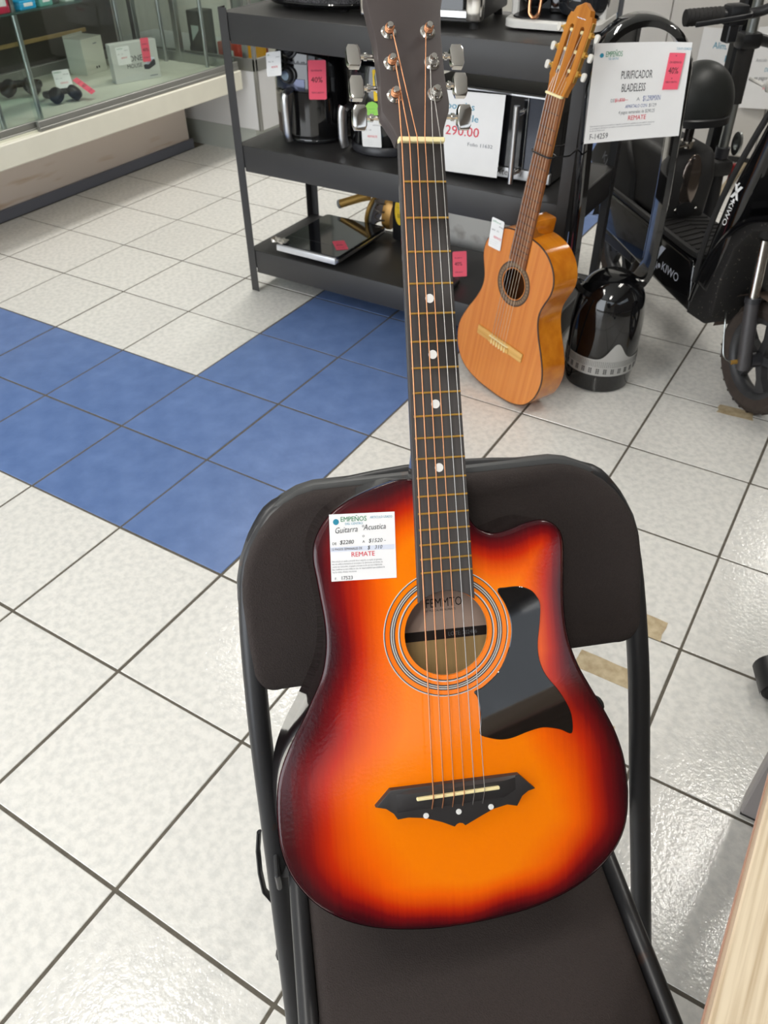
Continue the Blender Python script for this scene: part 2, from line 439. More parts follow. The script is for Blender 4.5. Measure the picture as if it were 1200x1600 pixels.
for s in (-1, 1):
    obj('rear_leg', MB().tube(cr([(QX+s*.192, .215, .425), (QX+s*.195, .255, .36), (QX+s*.2, .42, .05), (QX+s*.2, .440, .015)], 4, False), .0105, 12), M_tube, ch)
    obj('foot_cap', MB().lathe([(.0, 0), (.0155, 0), (.0165, .012), (.0145, .035)], 16, (s*tx(0), SL*.0+.012, 0)), M_rubber, ch)
    obj('foot_cap', MB().lathe([(.0, 0), (.0145, 0), (.0155, .012), (.013, .03)], 16, (QX+s*.2, .444, 0)), M_rubber, ch)
    lk = [(s*.243, .262, .43), (s*.247, .25, .41), (s*.248, .235, .385), (s*.246, .222, .362), (s*.238, .215, .35)]
    obj('hinge_strap', MB().tube(lk, .0055, 8, flat=(1, .5)), M_tube, ch)
    obj('rivet', MB().lathe([(0, 0), (.007, .0), (.006, .004), (0, .006)], 12, (s*(.236), .17, .30), R=Matrix.Rotation(s*math.pi/2, 3, 'Y')), M_tube, ch)
    obj('seat_bracket', MB().box((QX+s*.2, .225, .43), (.006, .06, .035), .002), M_tube, ch)
    obj('rivet', MB().lathe([(0, 0), (.008, .0), (.007, .004), (0, .006)], 12, (QX+s*.198, .236, .434), R=Matrix.Rotation(s*math.pi/2, 3, 'Y')), M_tube, ch)
    obj('leg_knob', MB().sphere((s*.196, .333, .48), .014, 14), M_rubber, ch)
obj('cross_bar', MB().tube([(QX-.197, .38, .115), (QX+.197, .38, .115)], .008, 10), M_tube, ch)
obj('cross_bar', MB().tube([(-.225, .09, .16), (.225, .09, .16)], .008, 10), M_tube, ch)

# ------------------------------------------------------------------ sunburst guitar on the chair
GO = Vector((1.32656, -0.25199, 1.12195))
GR = Matrix(((0.73783, -0.35386, 0.57473), (0.67074, 0.47741, -0.56738), (-0.07362, 0.80422, 0.58975))).to_4x4()
gt = thing('acoustic_guitar', 'sunburst cutaway acoustic guitar with black pickguard standing on the folding chair', 'guitar', matrix=Matrix.Translation(GO) @ GR.normalized())
OUT = [(-0.0292, -0.3101), (-0.0506, -0.3127), (-0.0771, -0.3214), (-0.0948, -0.3299), (-0.1082, -0.3395), (-0.1188, -0.3535), (-0.1246, -0.3678), (-0.1256, -0.3826), (-0.1235, -0.3998), (-0.1215, -0.4171), (-0.1192, -0.4367), (-0.1185, -0.4562), (-0.1205, -0.4755), (-0.1257, -0.4945), (-0.1348, -0.5129), (-0.1458, -0.5333), (-0.158, -0.5535), (-0.1679, -0.574), (-0.1738, -0.5929), (-0.1765, -0.6145), (-0.1769, -0.6412), (-0.1745, -0.6613), (-0.1682, -0.6822), (-0.1574, -0.7019), (-0.142, -0.7201), (-0.1217, -0.7358), (-0.0976, -0.7475), (-0.0723, -0.7550), (-0.0449, -0.7600), (-0.0171, -0.7628), (0.0248, -0.7630), (0.0677, -0.7594), (0.1029, -0.7516), (0.1329, -0.7395), (0.1563, -0.7236), (0.1727, -0.7054), (0.1824, -0.6836), (0.1859, -0.6587), (0.1856, -0.6346), (0.1822, -0.6104), (0.1744, -0.5849), (0.1627, -0.5600), (0.1488, -0.5345), (0.1365, -0.5100), (0.1281, -0.4845), (0.1247, -0.4596), (0.1245, -0.4352), (0.1257, -0.4109), (0.1267, -0.3878), (0.1246, -0.3745), (0.1184, -0.3656), (0.1098, -0.3606), (0.1008, -0.3592), (0.0865, -0.3615), (0.0723, -0.3660), (0.0583, -0.3688), (0.0468, -0.3672), (0.0358, -0.3607), (0.0292, -0.3490), (0.0266, -0.3331), (0.0259, -0.3156)]
gout = cr(OUT, 4)
ZT, ZB = -0.006, -0.092
M_burst = bpy.data.materials.new('sunburst_lacquer'); M_burst.use_nodes = True
_nt = M_burst.node_tree; _b = _nt.nodes['Principled BSDF']
_at = _nt.nodes.new('ShaderNodeAttribute'); _at.attribute_name = 'burst'
_tc2 = _nt.nodes.new('ShaderNodeTexCoord'); _mp = _nt.nodes.new('ShaderNodeMapping'); _mp.inputs['Scale'].default_value = (330, 9, 9)
_nt.links.new(_tc2.outputs['Object'], _mp.inputs[0])
_gn = _nt.nodes.new('ShaderNodeTexNoise'); _gn.inputs['Scale'].default_value = 1.0; _gn.inputs['Detail'].default_value = 2; _nt.links.new(_mp.outputs[0], _gn.inputs['Vector'])
_ad = _nt.nodes.new('ShaderNodeMath'); _ad.operation = 'MULTIPLY_ADD'; _ad.inputs[1].default_value = 0.07; _nt.links.new(_gn.outputs['Fac'], _ad.inputs[0]); _nt.links.new(_at.outputs['Fac'], _ad.inputs[2])
_rp = _nt.nodes.new('ShaderNodeValToRGB'); _nt.links.new(_ad.outputs[0], _rp.inputs[0])
_rp.color_ramp.interpolation = 'LINEAR'
_stops = [(0.0, (36, 4, 15)), (0.13, (66, 5, 14)), (0.28, (120, 10, 14)), (0.46, (196, 40, 4)), (0.73, (246, 100, 0)), (1.0, (255, 130, 0))]
for _k, (_p, _c) in enumerate(_stops):
    e = _rp.color_ramp.elements[_k] if _k < 2 else _rp.color_ramp.elements.new(_p)
    e.position = _p; e.color = (*lin(_c), 1)
_nt.links.new(_rp.outputs[0], _b.inputs['Base Color'])
_b.inputs['Roughness'].default_value = 0.16; _b.inputs['Coat Weight'].default_value = 0.0; _b.inputs['Specular IOR Level'].default_value = 0.5
_bn = _nt.nodes.new('ShaderNodeTexNoise'); _bn.inputs['Scale'].default_value = 300; _nt.links.new(_tc2.outputs['Object'], _bn.inputs['Vector'])
_bp = _nt.nodes.new('ShaderNodeBump'); _bp.inputs['Strength'].default_value = 0.055; _bp.inputs['Distance'].default_value = 0.002; _nt.links.new(_bn.outputs['Fac'], _bp.inputs['Height'])
_nt.links.new(_bp.outputs[0], _b.inputs['Normal']); _nt.links.new(_bp.outputs[0], _b.inputs['Coat Normal'])
M_side = mat('guitar_side_lacquer', (26, 8, 12), 0.09, coat=0.7, bump=0.05, bscale=60)
M_ivory = mat('ivory_plastic', (244, 230, 176), 0.45)
M_fbwood = mat('black_fretboard', (70, 66, 65), 0.6, var=0.22, stretch=(90, 3, 3), vscale=3)
M_bridge = mat('bridge_black', (50, 48, 49), 0.42)
M_head = mat('headstock_dark', (68, 60, 59), 0.5, var=0.05, vscale=12)
M_gold = mat('brass_fret', (226, 178, 92), 0.32, 0.85)
M_bronze = mat('bronze_string', (226, 160, 118), 0.35, 0.8)
M_wire = mat('steel_string', (196, 194, 190), 0.3, 0.85)
M_dot = mat('inlay_white', (240, 240, 238), 0.4)
M_liner = mat('inner_wood', (206, 172, 118), 0.7, var=0.12, stretch=(60, 4, 4), vscale=3)
HOLE = (-0.0005, -0.4625); HR = 0.0422
hole = disc2(*HOLE, HR, 56)
R1 = 0.0045
rings = [(R1, ZT), (R1*.45, ZT-R1*.12), (R1*.12, ZT-R1*.45), (0, ZT-R1), (0, ZB+R1), (R1*.3, ZB+R1*.3), (R1, ZB)]
go_ccw = gout if sum(gout[i][0]*gout[(i+1) % len(gout)][1]-gout[(i+1) % len(gout)][0]*gout[i][1] for i in range(len(gout))) > 0 else gout[::-1]
def ring(d, z): return [(x, y, z) for x, y in (inset(go_ccw, d) if d else go_ccw)]
n_ = len(go_ccw)
def wallmb(rg):
    mb = MB(); vs = [p for d, z in rg for p in ring(d, z)]
    fs = [[(i+1)*n_+k, (i+1)*n_+(k+1) % n_, i*n_+(k+1) % n_, i*n_+k] for i in range(len(rg)-1) for k in range(n_)]
    return mb.add(vs, fs)
sd = wallmb(rings[3:]); V_, T_ = fill2d(inset(go_ccw, R1)); sd.add([(x, y, ZB) for x, y in V_], [t[::-1] for t in T_])
obj('body', sd, M_side, gt, 50)
# top: painted sunburst, stored as distance from the rim (the paint itself)
tp = MB(); ins1 = inset(go_ccw, R1); V_, T_ = fill2d(ins1, [hole], .0065)
tp.add([(x, y, ZT) for x, y in V_], T_)
kk = len(tp.v)
edge = wallmb(rings[:4]); tp.add(edge.v, edge.f)
hb = [(x, y, ZT) for x, y in hole]+[(x, y, ZT-.003) for x, y in hole]; tp.add(hb, [[k, (k+1) % 56, 56+(k+1) % 56, 56+k] for k in range(56)])
sb = obj('soundboard', tp, M_burst, gt, 50, weld=False)
for v in sb.data.vertices:      # the top is slightly arched: it falls away over the last 35 mm before the rim
    d_ = edist((v.co.x, v.co.y), go_ccw)
    if d_ < .035 and v.co.z > ZT-R1-.0001: v.co.z -= .0024*(1-d_/.035)**2
sb.data.update()
at_ = sb.data.attributes.new('burst', 'FLOAT', 'POINT')
def burst(x, y):
    if (x-HOLE[0])**2+(y-HOLE[1])**2 < (HR+.002)**2: return 1.0
    d = edist((x, y), go_ccw) if inside((x, y), go_ccw) else 0.0
    k = max(0, min(1, (y+.55)/.06))
    sc_ = (.094+.016*max(0, min(1, -x/.13)))*(1-k) + (.067-.013*max(-1, min(1, x/.06)))*k
    if abs(x) < .05: sc_ -= .02*k*(1-abs(x)/.05)
    if y < -.65: sc_ -= .046*min(1, (-.65-y)/.06)*(1-min(1, abs(x)/.17)**2)
    d += 0.003*math.sin(x*61+y*23)*math.sin(y*47-x*19)
    return max(0.0, min(1.0, d/sc_))
at_.data.foreach_set('value', [burst(v.co.x, v.co.y) for v in sb.data.vertices])
ln = wallmb([(.0035, ZT-.004), (.0035, ZB+.003)]); ln.f = [f[::-1] for f in ln.f]
V_, T_ = fill2d(inset(go_ccw, .0035)); ln.add([(x, y, ZB+.003) for x, y in V_], T_)
ln.add([(x, y, ZT-.004) for x, y in fill2d(inset(go_ccw, .0035), [hole])[0]], [t[::-1] for t in fill2d(inset(go_ccw, .0035), [hole])[1]])
obj('inner_lining', ln, M_liner, gt, 0)
# paper label glued inside the back
zl = ZB+.0036
LW = lambda x, y, h: (x, y, zl+h)
M_label = mat('label_paper', (206, 180, 166), 0.7)
lb = obj('inner_label', MB().span((-.036, -.4885, zl-.0004), (.085, -.40, zl)), M_label, gt)
lettering('label_print', lb, [('FEMMTO', -.001, -.4530, .0138, 'dark', {'sx': .76}), ('BY MUSICAL INSTRUMENTS', -.001, -.4575, .0032, 'dark', {'sx': .85}), ('LOTE: 202406', .0225, -.4855, .0062, 'grey', {'sx': .9})], LW, [(rect(-.036, -.4885, .085, -.478), 'dark')])
# rosette rings
M_ros = [mat('rosette_dark', (62, 58, 56), 0.4), mat('rosette_light', (214, 210, 205), 0.4)]
rs = MB()
def annulus(mb, r0, r1, z0, z1, c=HOLE, n=72):
    vs = []
    for k in range(n):
        t = 2*math.pi*k/n
        for r, z in ((r0, z0), (r0, z1), (r1, z1), (r1, z0)): vs.append((c[0]+r*math.cos(t), c[1]+r*math.sin(t), z))
    mb.add(vs, [[k*4+q, ((k+1) % n)*4+q, ((k+1) % n)*4+q+1, k*4+q+1] for k in range(n) for q in range(3)])
for r0, r1, mi_ in ((1.10, 1.125, 0), (1.125, 1.15, 1), (1.225, 1.255, 0), (1.255, 1.275, 1), (1.275, 1.30, 0), (1.30, 1.325, 1), (1.325, 1.35, 0), (1.455, 1.475, 0), (1.475, 1.495, 1)):
    rs.mi = mi_; annulus(rs, HR*r0, HR*r1, ZT-.0005, ZT+.00018)
obj('rosette', rs, M_ros, gt, 20, weld=False)
# neck, fretboard, frets
WN, W12 = .0432, .0524
def fw(y): return WN+(W12-WN)*(-y)/.31
nk = MB(); secs = []
for y in (0.004, -.01, -.04, -.12, -.22, -.285, -.30, -.318):
    hw = fw(min(y, 0))/2-.0004; dp = .017+.004*(-y)/.3 if y > -.27 else (.02 if y > -.29 else (.05 if y > -.31 else .075))
    secs.append([(hw*math.cos(math.pi*k/12+math.pi)*(1 if dp < .03 else 1), y, ZT-.0002-dp*math.sin(math.pi*k/12)**(0.8)) for k in range(13)])
nk.quadgrid(secs)
obj('neck', nk, M_side, gt, 60)
yE = -.4295
fb = []
for k in range(13): y = 0-.40*k/12; fb.append((-fw(y)/2, y))
arc = [(HOLE[0]+(HR+.0004)*math.cos(a), HOLE[1]+(HR+.0004)*math.sin(a)) for a in [math.radians(180-x) for x in range(50, 131, 8)]]
fb += [(-fw(yE)/2, yE)] + [p for p in arc if abs(p[0]) < fw(yE)/2-.001] + [(fw(yE)/2, yE-.001)]
for k in range(12, -1, -1): y = 0-.40*k/12; fb.append((fw(y)/2, y))
fbm = MB(); plate(fbm, fb, [], ZT-.0003, 0, None, None, .0006, 1)
fbo = obj('fretboard', fbm, M_fbwood, gt)
for n in range(1, 19):
    y = -.62*(1-2**(-n/12)); h = fw(y)/2-.0005
    obj('fret', MB().tube([(-h+.0025, y, .0003), (h, y, .0003)], .00105, 8), M_gold, fbo)
for n in (5, 7, 9, 12):
    y = -.62*(1-.5*(2**(-n/12)+2**(-(n-1)/12)))
    obj('fret_marker', MB().lathe([(0.0042, -.0002), (.0042, .0003), (0, .0003)], 20, (-.0004, y, 0)), M_dot, fbo)
obj('nut', MB().box((0, .0022, .0002), (.0436, .0046, .0085), .0008), M_ivory, gt)
# headstock, tilted back 12 degrees
HT = Matrix.Rotation(math.radians(-12), 4, 'X')
HO = [(-.0222, .0046), (-.0248, .0134), (-.0288, .0208), (-.0339, .0310), (-.0340, .0420), (-.0323, .0701), (-.0327, .1035), (-.0365, .1318), (-.0385, .150), (-.037, .168), (-.020, .172), (0, .168), (.018, .173), (.036, .168), (.037, .150), (.0345, .140), (.0318, .1126), (.0305, .072), (.0316, .054), (.0320, .0420), (.0305, .0335), (.0262, .0225), (.0232, .0142), (.0222, .0059)]
hd = MB(); hd.T = HT; plate(hd, HO, [], -.0155, 0, None, None, .0012, 2)
obj('headstock', hd, M_head, gt)
posts = []
for s, xs in ((-1, (-.0205, -.0203, -.0196)), (1, (.0185, .0189, .0184))):
    for x, y, ky in zip(xs, ((.0465, .0797, .1120) if s < 0 else (.0492, .0815, .1140)), ((.038, .0685, .1015) if s < 0 else (.0405, .0743, .105))):
        tn = MB(); tn.T = HT; tn.lathe([(.0032, 0), (.0032, .0092), (.0027, .0115), (.0, .012)], 16, (x, y, 0))
        p = obj('tuner_post', tn, M_chrome, gt)
        ws = MB(); ws.T = HT; ws.lathe([(.0074, 0), (.0074, .0012), (.0058, .0022), (.0046, .0020), (.0042, .0034), (.0030, .0034)], 24, (x, y, 0)); obj('washer', ws, M_chrome, p)
        cs = MB(); cs.T = HT; cs.box((x+s*.004, y-.004, -.0205), (.016, .020, .010), .002); obj('gear_housing', cs, M_chrome, p)
        sh = MB(); sh.T = HT; sh.tube([(x+s*.010, ky, -.0195), (s*.046, ky, -.0195)], .0024, 10); sh.lathe([(.0036, 0), (.0036, .003)], 12, (s*.0385, ky, -.0195), R=Matrix.Rotation(s*math.pi/2, 3, 'Y')); obj('shaft', sh, M_chrome, p)
        kb = MB(); kb.T = HT
        kp = [(-.0070, -.0066), (-.0048, -.0112), (.0048, -.0112), (.0070, -.0066), (.0070, .0066), (.0048, .0112), (-.0048, .0112), (-.0070, .0066)]
        ang = {0.0405: .5, .0743: .25, .105: .1}.get(ky, {.038: .55, .0685: .15, .1015: 0}.get(ky, 0))
        q = MB(); plate(q, kp, [], -.0034, .0034, None, None, .0016, 2)
        MK = Matrix.Translation((s*.0515, ky, -.0195)) @ Matrix.Rotation(ang, 4, 'X')
        kb.add([MK @ v for v in q.v], q.f); obj('tuner_knob', kb, M_chrome, p)
        posts.append((x, y))
order = [posts[0], posts[1], posts[2], posts[5], posts[4], posts[3]]      # low strings on the left
for k in range(6):
    xb = -.0270+.01035*k; xn = -.0193+.00735*k; yb = -.6335-.0004*k
    px_, py_ = order[k]; side = 1 if k < 3 else -1
    if k > 2: side = -1
    pe = HT @ Vector((px_+side*.0026, py_, .0050))
    r = (.00070, .00062, .00055, .00048, .00040, .00036)[k]
    pts = [(xb, yb, .0005), (xb+.0001, -.6205, .0082), (xb+.0002, -.6188, .0086), (xn, 0.0008, .0042), (xn, .004, .0040), tuple(pe)]
    wv = MB().tube(pts, r, 8)
    hx = HT @ Vector((px_, py_, 0))
    coil = [HT @ Vector((px_+.0040*math.cos(a*.7), py_+.0040*math.sin(a*.7), .0036+.0004*a*.5)) for a in range(0, 28)]
    wv.tube(coil, r*.9, 6)
    obj('guitar_string', wv, M_bronze if k < 4 else M_wire, gt, 60, weld=False)
# bridge
BR = [(-0.0826, -0.6242), (-0.0672, -0.6091), (0.0641, -0.6115), (0.0806, -0.6284), (0.0731, -0.6299), (0.0666, -0.6341), (0.0607, -0.6437), (0.0501, -0.6408), (0.0355, -0.6432), (0.0213, -0.6490), (0.006, -0.6556), (0.0035, -.6530), (0.0001, -0.6521), (-.0025, -.6530), (-0.005, -0.6553), (-0.0173, -0.6488), (-0.034, -0.6422), (-0.0509, -0.6391), (-0.0615, -0.6395), (-0.0652, -0.6332), (-0.0724, -0.6273)]
brm = MB(); plate(brm, BR, [], ZT-.001, .0005, None, None, .0012, 2)
bro = obj('bridge', brm, M_bridge, gt)
sl = MB(); sl.quadgrid([[(x, -.6325-.0002*0, .0004), (x, -.6262, .0004+h), (x, -.6135, .0004+h), (x, -.6115, .0004)] for x, h in ((-.062, 0), (-.05, .0045), (.048, .0045), (.060, 0))]); obj('saddle_ramp', sl, M_bridge, bro)
obj('saddle', MB().box((-.001, -.6190, .0055), (.0838, .0030, .0052), .0006), M_ivory, bro)
for x, y in ((-.0335, -.6392), (-.0003, -.6400), (.0329, -.6400)):
    obj('bridge_dot', MB().lathe([(.0028, 0), (.0028, .0012), (0, .0014)], 18, (x, y, .0002)), M_dot, bro)
# pickguard
PG = [(0.0531, -0.4249), (0.0625, -0.4232), (0.076, -0.4235), (0.0876, -0.4281), (0.0941, -0.4355), (0.0972, -0.4443), (0.0958, -0.4619), (0.0928, -0.4824), (0.0937, -0.4999), (0.0998, -0.5159), (0.112, -0.5324), (0.1215, -0.5493), (0.1257, -0.5633), (0.1245, -0.5791), (0.1121, -0.5735), (0.0944, -0.5693), (0.0784, -0.5714), (0.0621, -0.5755), (0.0506, -0.5761), (0.0387, -0.5733), (0.0277, -0.5677), (0.0288, -0.557), (0.0290, -0.5434), (0.0270, -0.5301), (0.0241, -0.524), (0.0341, -0.5197), (0.0503, -0.5063), (0.0611, -0.4868), (0.0655, -0.4686), (0.0645, -0.4534), (0.0605, -0.4397)]
pgm = MB(); plate(pgm, cr(PG, 4), [], ZT-.0006, ZT+.0009, None, None, .0006, 1)
obj('pickguard', pgm, mat('pickguard_black', (17, 15, 16), 0.05, coat=0.5), gt)
# price sticker
def sticker_print(parent, W_, w, h, lines, extra=()): return lettering('sticker_print', parent, lines, W_, list(extra))
SA = Vector((-.1100, -.4018)); SX = Vector((.0629, -.0018)); SY = Vector((.0018, .0636))
def SWp(u, v, hh): p = SA+SX*u+SY*v; return (p.x, p.y, ZT+.0006+hh)
stk = MB(); stk.add([SWp(*c, hh) for hh in (-.0004, 0) for c in ((0, 0), (1, 0), (1, 1), (0, 1))], [[3, 2, 1, 0], [4, 5, 6, 7], [0, 1, 5, 4], [1, 2, 6, 5], [2, 3, 7, 6], [3, 0, 4, 7]])
so = obj('price_sticker', stk, mat('sticker_paper', (246, 246, 248), 0.6), gt, 0); so['label'] = 'white price sticker with red lettering'
small = ['Este articulo es usado y procede de un empeño, se vende sin garantia,', 'una vez salida la mercancia no se acepta ni la devolucion, asi mismo, no', 'cuenta con instructivo, empaque y accesorios de uso con el fabricante', 'Esta condicion no sera valida en caso de responsabilidad que establezca la', 'Ley de ventas oficiales vinculantes.']
LG = [('EMPEÑOS', .165, .885, .105, 'green', {'b': .02, 'sx': .88}), ('DEL CENTRO', .235, .835, .045, 'teal', {'b': .01}), ('ARTICULO USADO', .62, .915, .05, 'teal', {'sx': .8}), ('Guitarra', .07, .715, .125, 'black', {'sh': .3, 'rot': .04, 'sx': .82}), ('Acustica', .51, .745, .12, 'black', {'sh': .3, 'rot': .02, 'sx': .84}), ('o', .49, .79, .07, 'black'), ('o', .49, .64, .07, 'black'), ('DE', .03, .545, .055, 'black'), ('$2280', .14, .55, .085, 'black', {'sh': .2, 'b': .01}), ('A', .49, .555, .055, 'black'), ('$1520 -', .58, .555, .085, 'black', {'sh': .2}), ('12 PAGOS SEMANALES DE', .015, .46, .052, 'black', {'b': .012, 'sx': .78}), ('$   310', .56, .455, .08, 'black', {'sh': .2}), ('REMATE', .31, .355, .10, 'red', {'b': .03}), ('F.', .05, .02, .055, 'black'), ('17523', .14, .02, .075, 'black', {'b': .015})]
LG += [(t, .015, .285-.04*k, .038, 'grey', {'sx': .71}) for k, t in enumerate(small)]
lettering('sticker_print', so, LG, SWp, [(rect(0, .44, .98, .51), 'pale'), (disc2(.10, .885, .045), 'teal')])

# ------------------------------------------------------------------ shelf unit
SX0, SY0 = -.243, 1.262
su = thing('shelf_unit', 'dark grey three-tier metal shelf unit holding air fryers and ovens', 'shelf unit', (SX0, SY0, 0))
SWD, SDP = 1.21, .42
for px_, py_, ax, ay in ((0, 0, 1, 1), (SWD, 0, -1, 1), (0, SDP, 1, -1), (SWD, SDP, -1, -1)):
    b_ = MB(); b_.span((px_, py_, 0), (px_+ax*.034, py_+ay*.002, .932), .0006); b_.span((px_, py_, 0), (px_+ax*.002, py_+ay*.034, .932), .0006)
    po = obj('post', b_, M_steel_dk, su)
    hs = MB()
    for k in range(17):
        hs.box((px_+ax*.017, py_-ay*.0001, .07+.052*k), (.007, .0006, .02)); hs.box((px_-ax*.0001, py_+ay*.017, .07+.052*k), (.0006, .007, .02))
    if py_ > 0: obj('slot', hs, M_black, po)
for z in (.92, .53, .162):
    so_ = obj('shelf', MB().span((.004, .004, z-.008), (SWD-.004, SDP-.004, z-.001), .001), M_steel_dk, su)
    for a, b in (((.034, .0025, z-.086), (SWD-.034, .014, z)), ((.034, SDP-.014, z-.086), (SWD-.034, SDP-.0025, z)), ((.0025, .034, z-.086), (.014, SDP-.034, z)), ((SWD-.014, .034, z-.086), (SWD-.0025, SDP-.034, z))):
        obj('beam', MB().span(a, b, .003, 2), M_steel_dk, so_)
    obj('brace', MB().span((SWD/2-.02, .016, z-.03), (SWD/2+.02, SDP-.016, z-.009), .002), M_steel_dk, so_)

# ------------------------------------------------------------------ little tags
def tag_on(parent, name, M, w, h, m, lines=(), curl=0.0, label=None, r=.004, extra=()):
    """small card lying in the local xy plane of matrix M (centre), facing +z"""
    P = lambda x, y, hh: M @ Vector((x, y, hh+curl*((x/w*2)**2+.6*(y/h)**3)*w))
    o = rrect(-w/2, -h/2, w/2, h/2, r, 3); b_ = MB()
    V, Tt = fill2d(o, [], min(w, h)/4); b_.add([P(x, y, .0006) for x, y in V], Tt); b_.add([P(x, y, 0) for x, y in V], [t[::-1] for t in Tt])
    n = len(o); b_.add([P(x, y, 0) for x, y in o]+[P(x, y, .0006) for x, y in o], [[k, (k+1) % n, n+(k+1) % n, n+k] for k in range(n)])
    t = obj(name, b_, m, parent, 30)
    if label: t['label'] = label
    if lines: lettering(name+'_print', t, lines, lambda x, y, hh: P(x, y, .0006+hh), list(extra))
    return t
def tagM(pos, nrm, roll=0.0):
    n = Vector(nrm).normalized(); up = Vector((0, 0, 1)) if abs(n.z) < .95 else Vector((0, 1, 0))
    x = up.cross(n).normalized(); y = n.cross(x)
    return Matrix.Translation(pos) @ Matrix(((x.x, y.x, n.x), (x.y, y.y, n.y), (x.z, y.z, n.z))).to_4x4() @ Matrix.Rotation(roll, 4, 'Z')
def pct(w, h, s): return [(s, -w*.36, -h*.06, h*.20, 'dark', {'sx': .9}), ('DESCUENTO', -w*.34, -h*.34, h*.055, 'dark'), ('EN REMATE', -w*.34, h*.22, h*.055, 'dark')]
def price_lines(w, h):
    L = [('EMPEÑOS', -w*.42, h*.36, h*.09, 'green'), ('ARTICULO', w*.1, h*.25, h*.06, 'black'), ('DE $    A $', -w*.4, h*.08, h*.07, 'black'), ('REMATE', -w*.2, -h*.16, h*.11, 'red', {'b': .02})]
    L += [('_____________', -w*.42, -h*(.25+.07*k), h*.06, 'grey') for k in range(3)]; return L

# ------------------------------------------------------------------ air fryers
def fryer_body(t, R, H, m):
    prof = [(0, .012), (R*.86, .012), (R*.90, .016), (R*.985, .06), (R*1.0, H*.36), (R*.985, H*.6), (R*.93, H*.8), (R*.82, H*.93), (R*.62, H*.985), (R*.3, H), (0, H)]
    return obj('body', MB().lathe([p for p in cr(prof, 3, False)], 48), m, t, 60)
def at_ang(R, a, z, k=1.0): return Vector((R*k*math.sin(a), -R*k*math.cos(a), z)), Vector((math.sin(a), -math.cos(a), 0))
M_frypanel = mat('fryer_panel', (48, 48, 52), 0.35)
M_knob = mat('knob_blue_silver', (150, 165, 190), 0.2, 0.8)
f1 = thing('air_fryer', 'black air fryer with two dials, pink tag and silver handle, on the middle shelf', 'air fryer', (-.055, 1.50, .5295), 0, 'air fryers on the middle shelf')
fryer_body(f1, .120, .318, M_gloss); f1.scale = (1.15, 1.15, 1.04)
obj('base_ring', MB().lathe([(0, 0), (.098, 0), (.104, .006), (.104, .014), (0, .014)], 40), M_black, f1)
def patch(R, a0, a1, z0, z1, off, prof, nA=14, nZ=6):
    return [[(lambda a, z: at_ang(R*prof(z)+off, a, z)[0])(a0+(a1-a0)*i/nA, z0+(z1-z0)*j/nZ) for j in range(nZ+1)] for i in range(nA+1)]
fp = lambda H: (lambda z: 1.0 if z < H*.5 else 1.0-.20*((z-H*.5)/(H*.45))**2)
obj('control_panel', MB().quadgrid(patch(.120, -.65, .65, .235, .300, .0015, fp(.318))), M_frypanel, f1)
for z, r, m in ((.272, .021, M_black), (.205, .022, M_black)):
    p, nn = at_ang(.120*fp(.318)(z), -.06, z); nn = (nn+Vector((0, 0, .35 if z > .25 else .05))).normalized()
    Rm = tagM((0, 0, 0), nn).to_3x3()
    d = obj('dial', MB().lathe([(r*1.18, -.004), (r*1.18, .004), (r, .006), (r, .014), (r*.9, .017), (0, .017)], 28, p, R=Rm), m, f1)
    obj('dial_face', MB().lathe([(r*.62, .0165), (r*.6, .0185), (0, .0185)], 24, p, R=Rm), M_frypanel if z > .25 else M_knob, d)
obj('drawer_front', MB().quadgrid(patch(.120, -.62, .62, .03, .158, .003, fp(.318))), M_gloss, f1)
obj('window_strip', MB().quadgrid(patch(.120, -.55, .35, .163, .195, .002, fp(.318))), mat('window_reflective', (70, 74, 92), 0.08, 0.6), f1)
hp = [(0, -.128, .165), (0, -.150, .160), (0, -.158, .145), (0, -.156, .05), (0, -.150, .022)]
obj('handle', MB().tube(cr(hp, 4, False), [.012]*17, 12, flat=(.7, 1)), M_steel, f1)
pp, nn = at_ang(.122, .66, .195); tag_on(f1, 'discount_tag', tagM(pp, nn+Vector((0, 0, .1)), -.03), .050, .108, M_pink, pct(.05, .108, '40%'), label='pink 40 percent tag')
pp, nn = at_ang(.128, -.22, .225); tag_on(f1, 'price_tag', tagM(pp+Vector((-.012, -.012, .01)), nn+Vector((0, 0, .25)), .22), .062, .066, M_paper, price_lines(.062, .066), .05, label='crumpled white price tag')

f2 = thing('air_fryer', 'black air fryer with side handle, yellow and green tags, partly behind the guitar headstock', 'air fryer', (.232, 1.490, .5295), -.63, 'air fryers on the middle shelf')
fryer_body(f2, .118, .305, M_gloss)
obj('base_ring', MB().lathe([(0, 0), (.112, 0), (.119, .006), (.121, .02), (.116, .03), (0, .03)], 40), M_frypanel, f2)
obj('drawer_front', MB().quadgrid(patch(.118, -.62, .62, .035, .15, .004, fp(.305))), M_gloss, f2)
obj('control_panel', MB().quadgrid(patch(.118, -.5, .5, .2, .26, .002, fp(.305))), M_frypanel, f2)
h2 = [(0, -.110, .135), (0, -.135, .137), (0, -.145, .130)]
ha = obj('handle', MB().tube(cr(h2, 4, False), .011, 12, flat=(1, 1.6)), M_black, f2)
obj('handle_grip', MB().tube(cr([(0, -.150, .142), (0, -.156, .12), (0, -.156, .05), (0, -.150, .022)], 4, False), .016, 14, flat=(.7, 1)), M_steel, ha)
A0 = .63
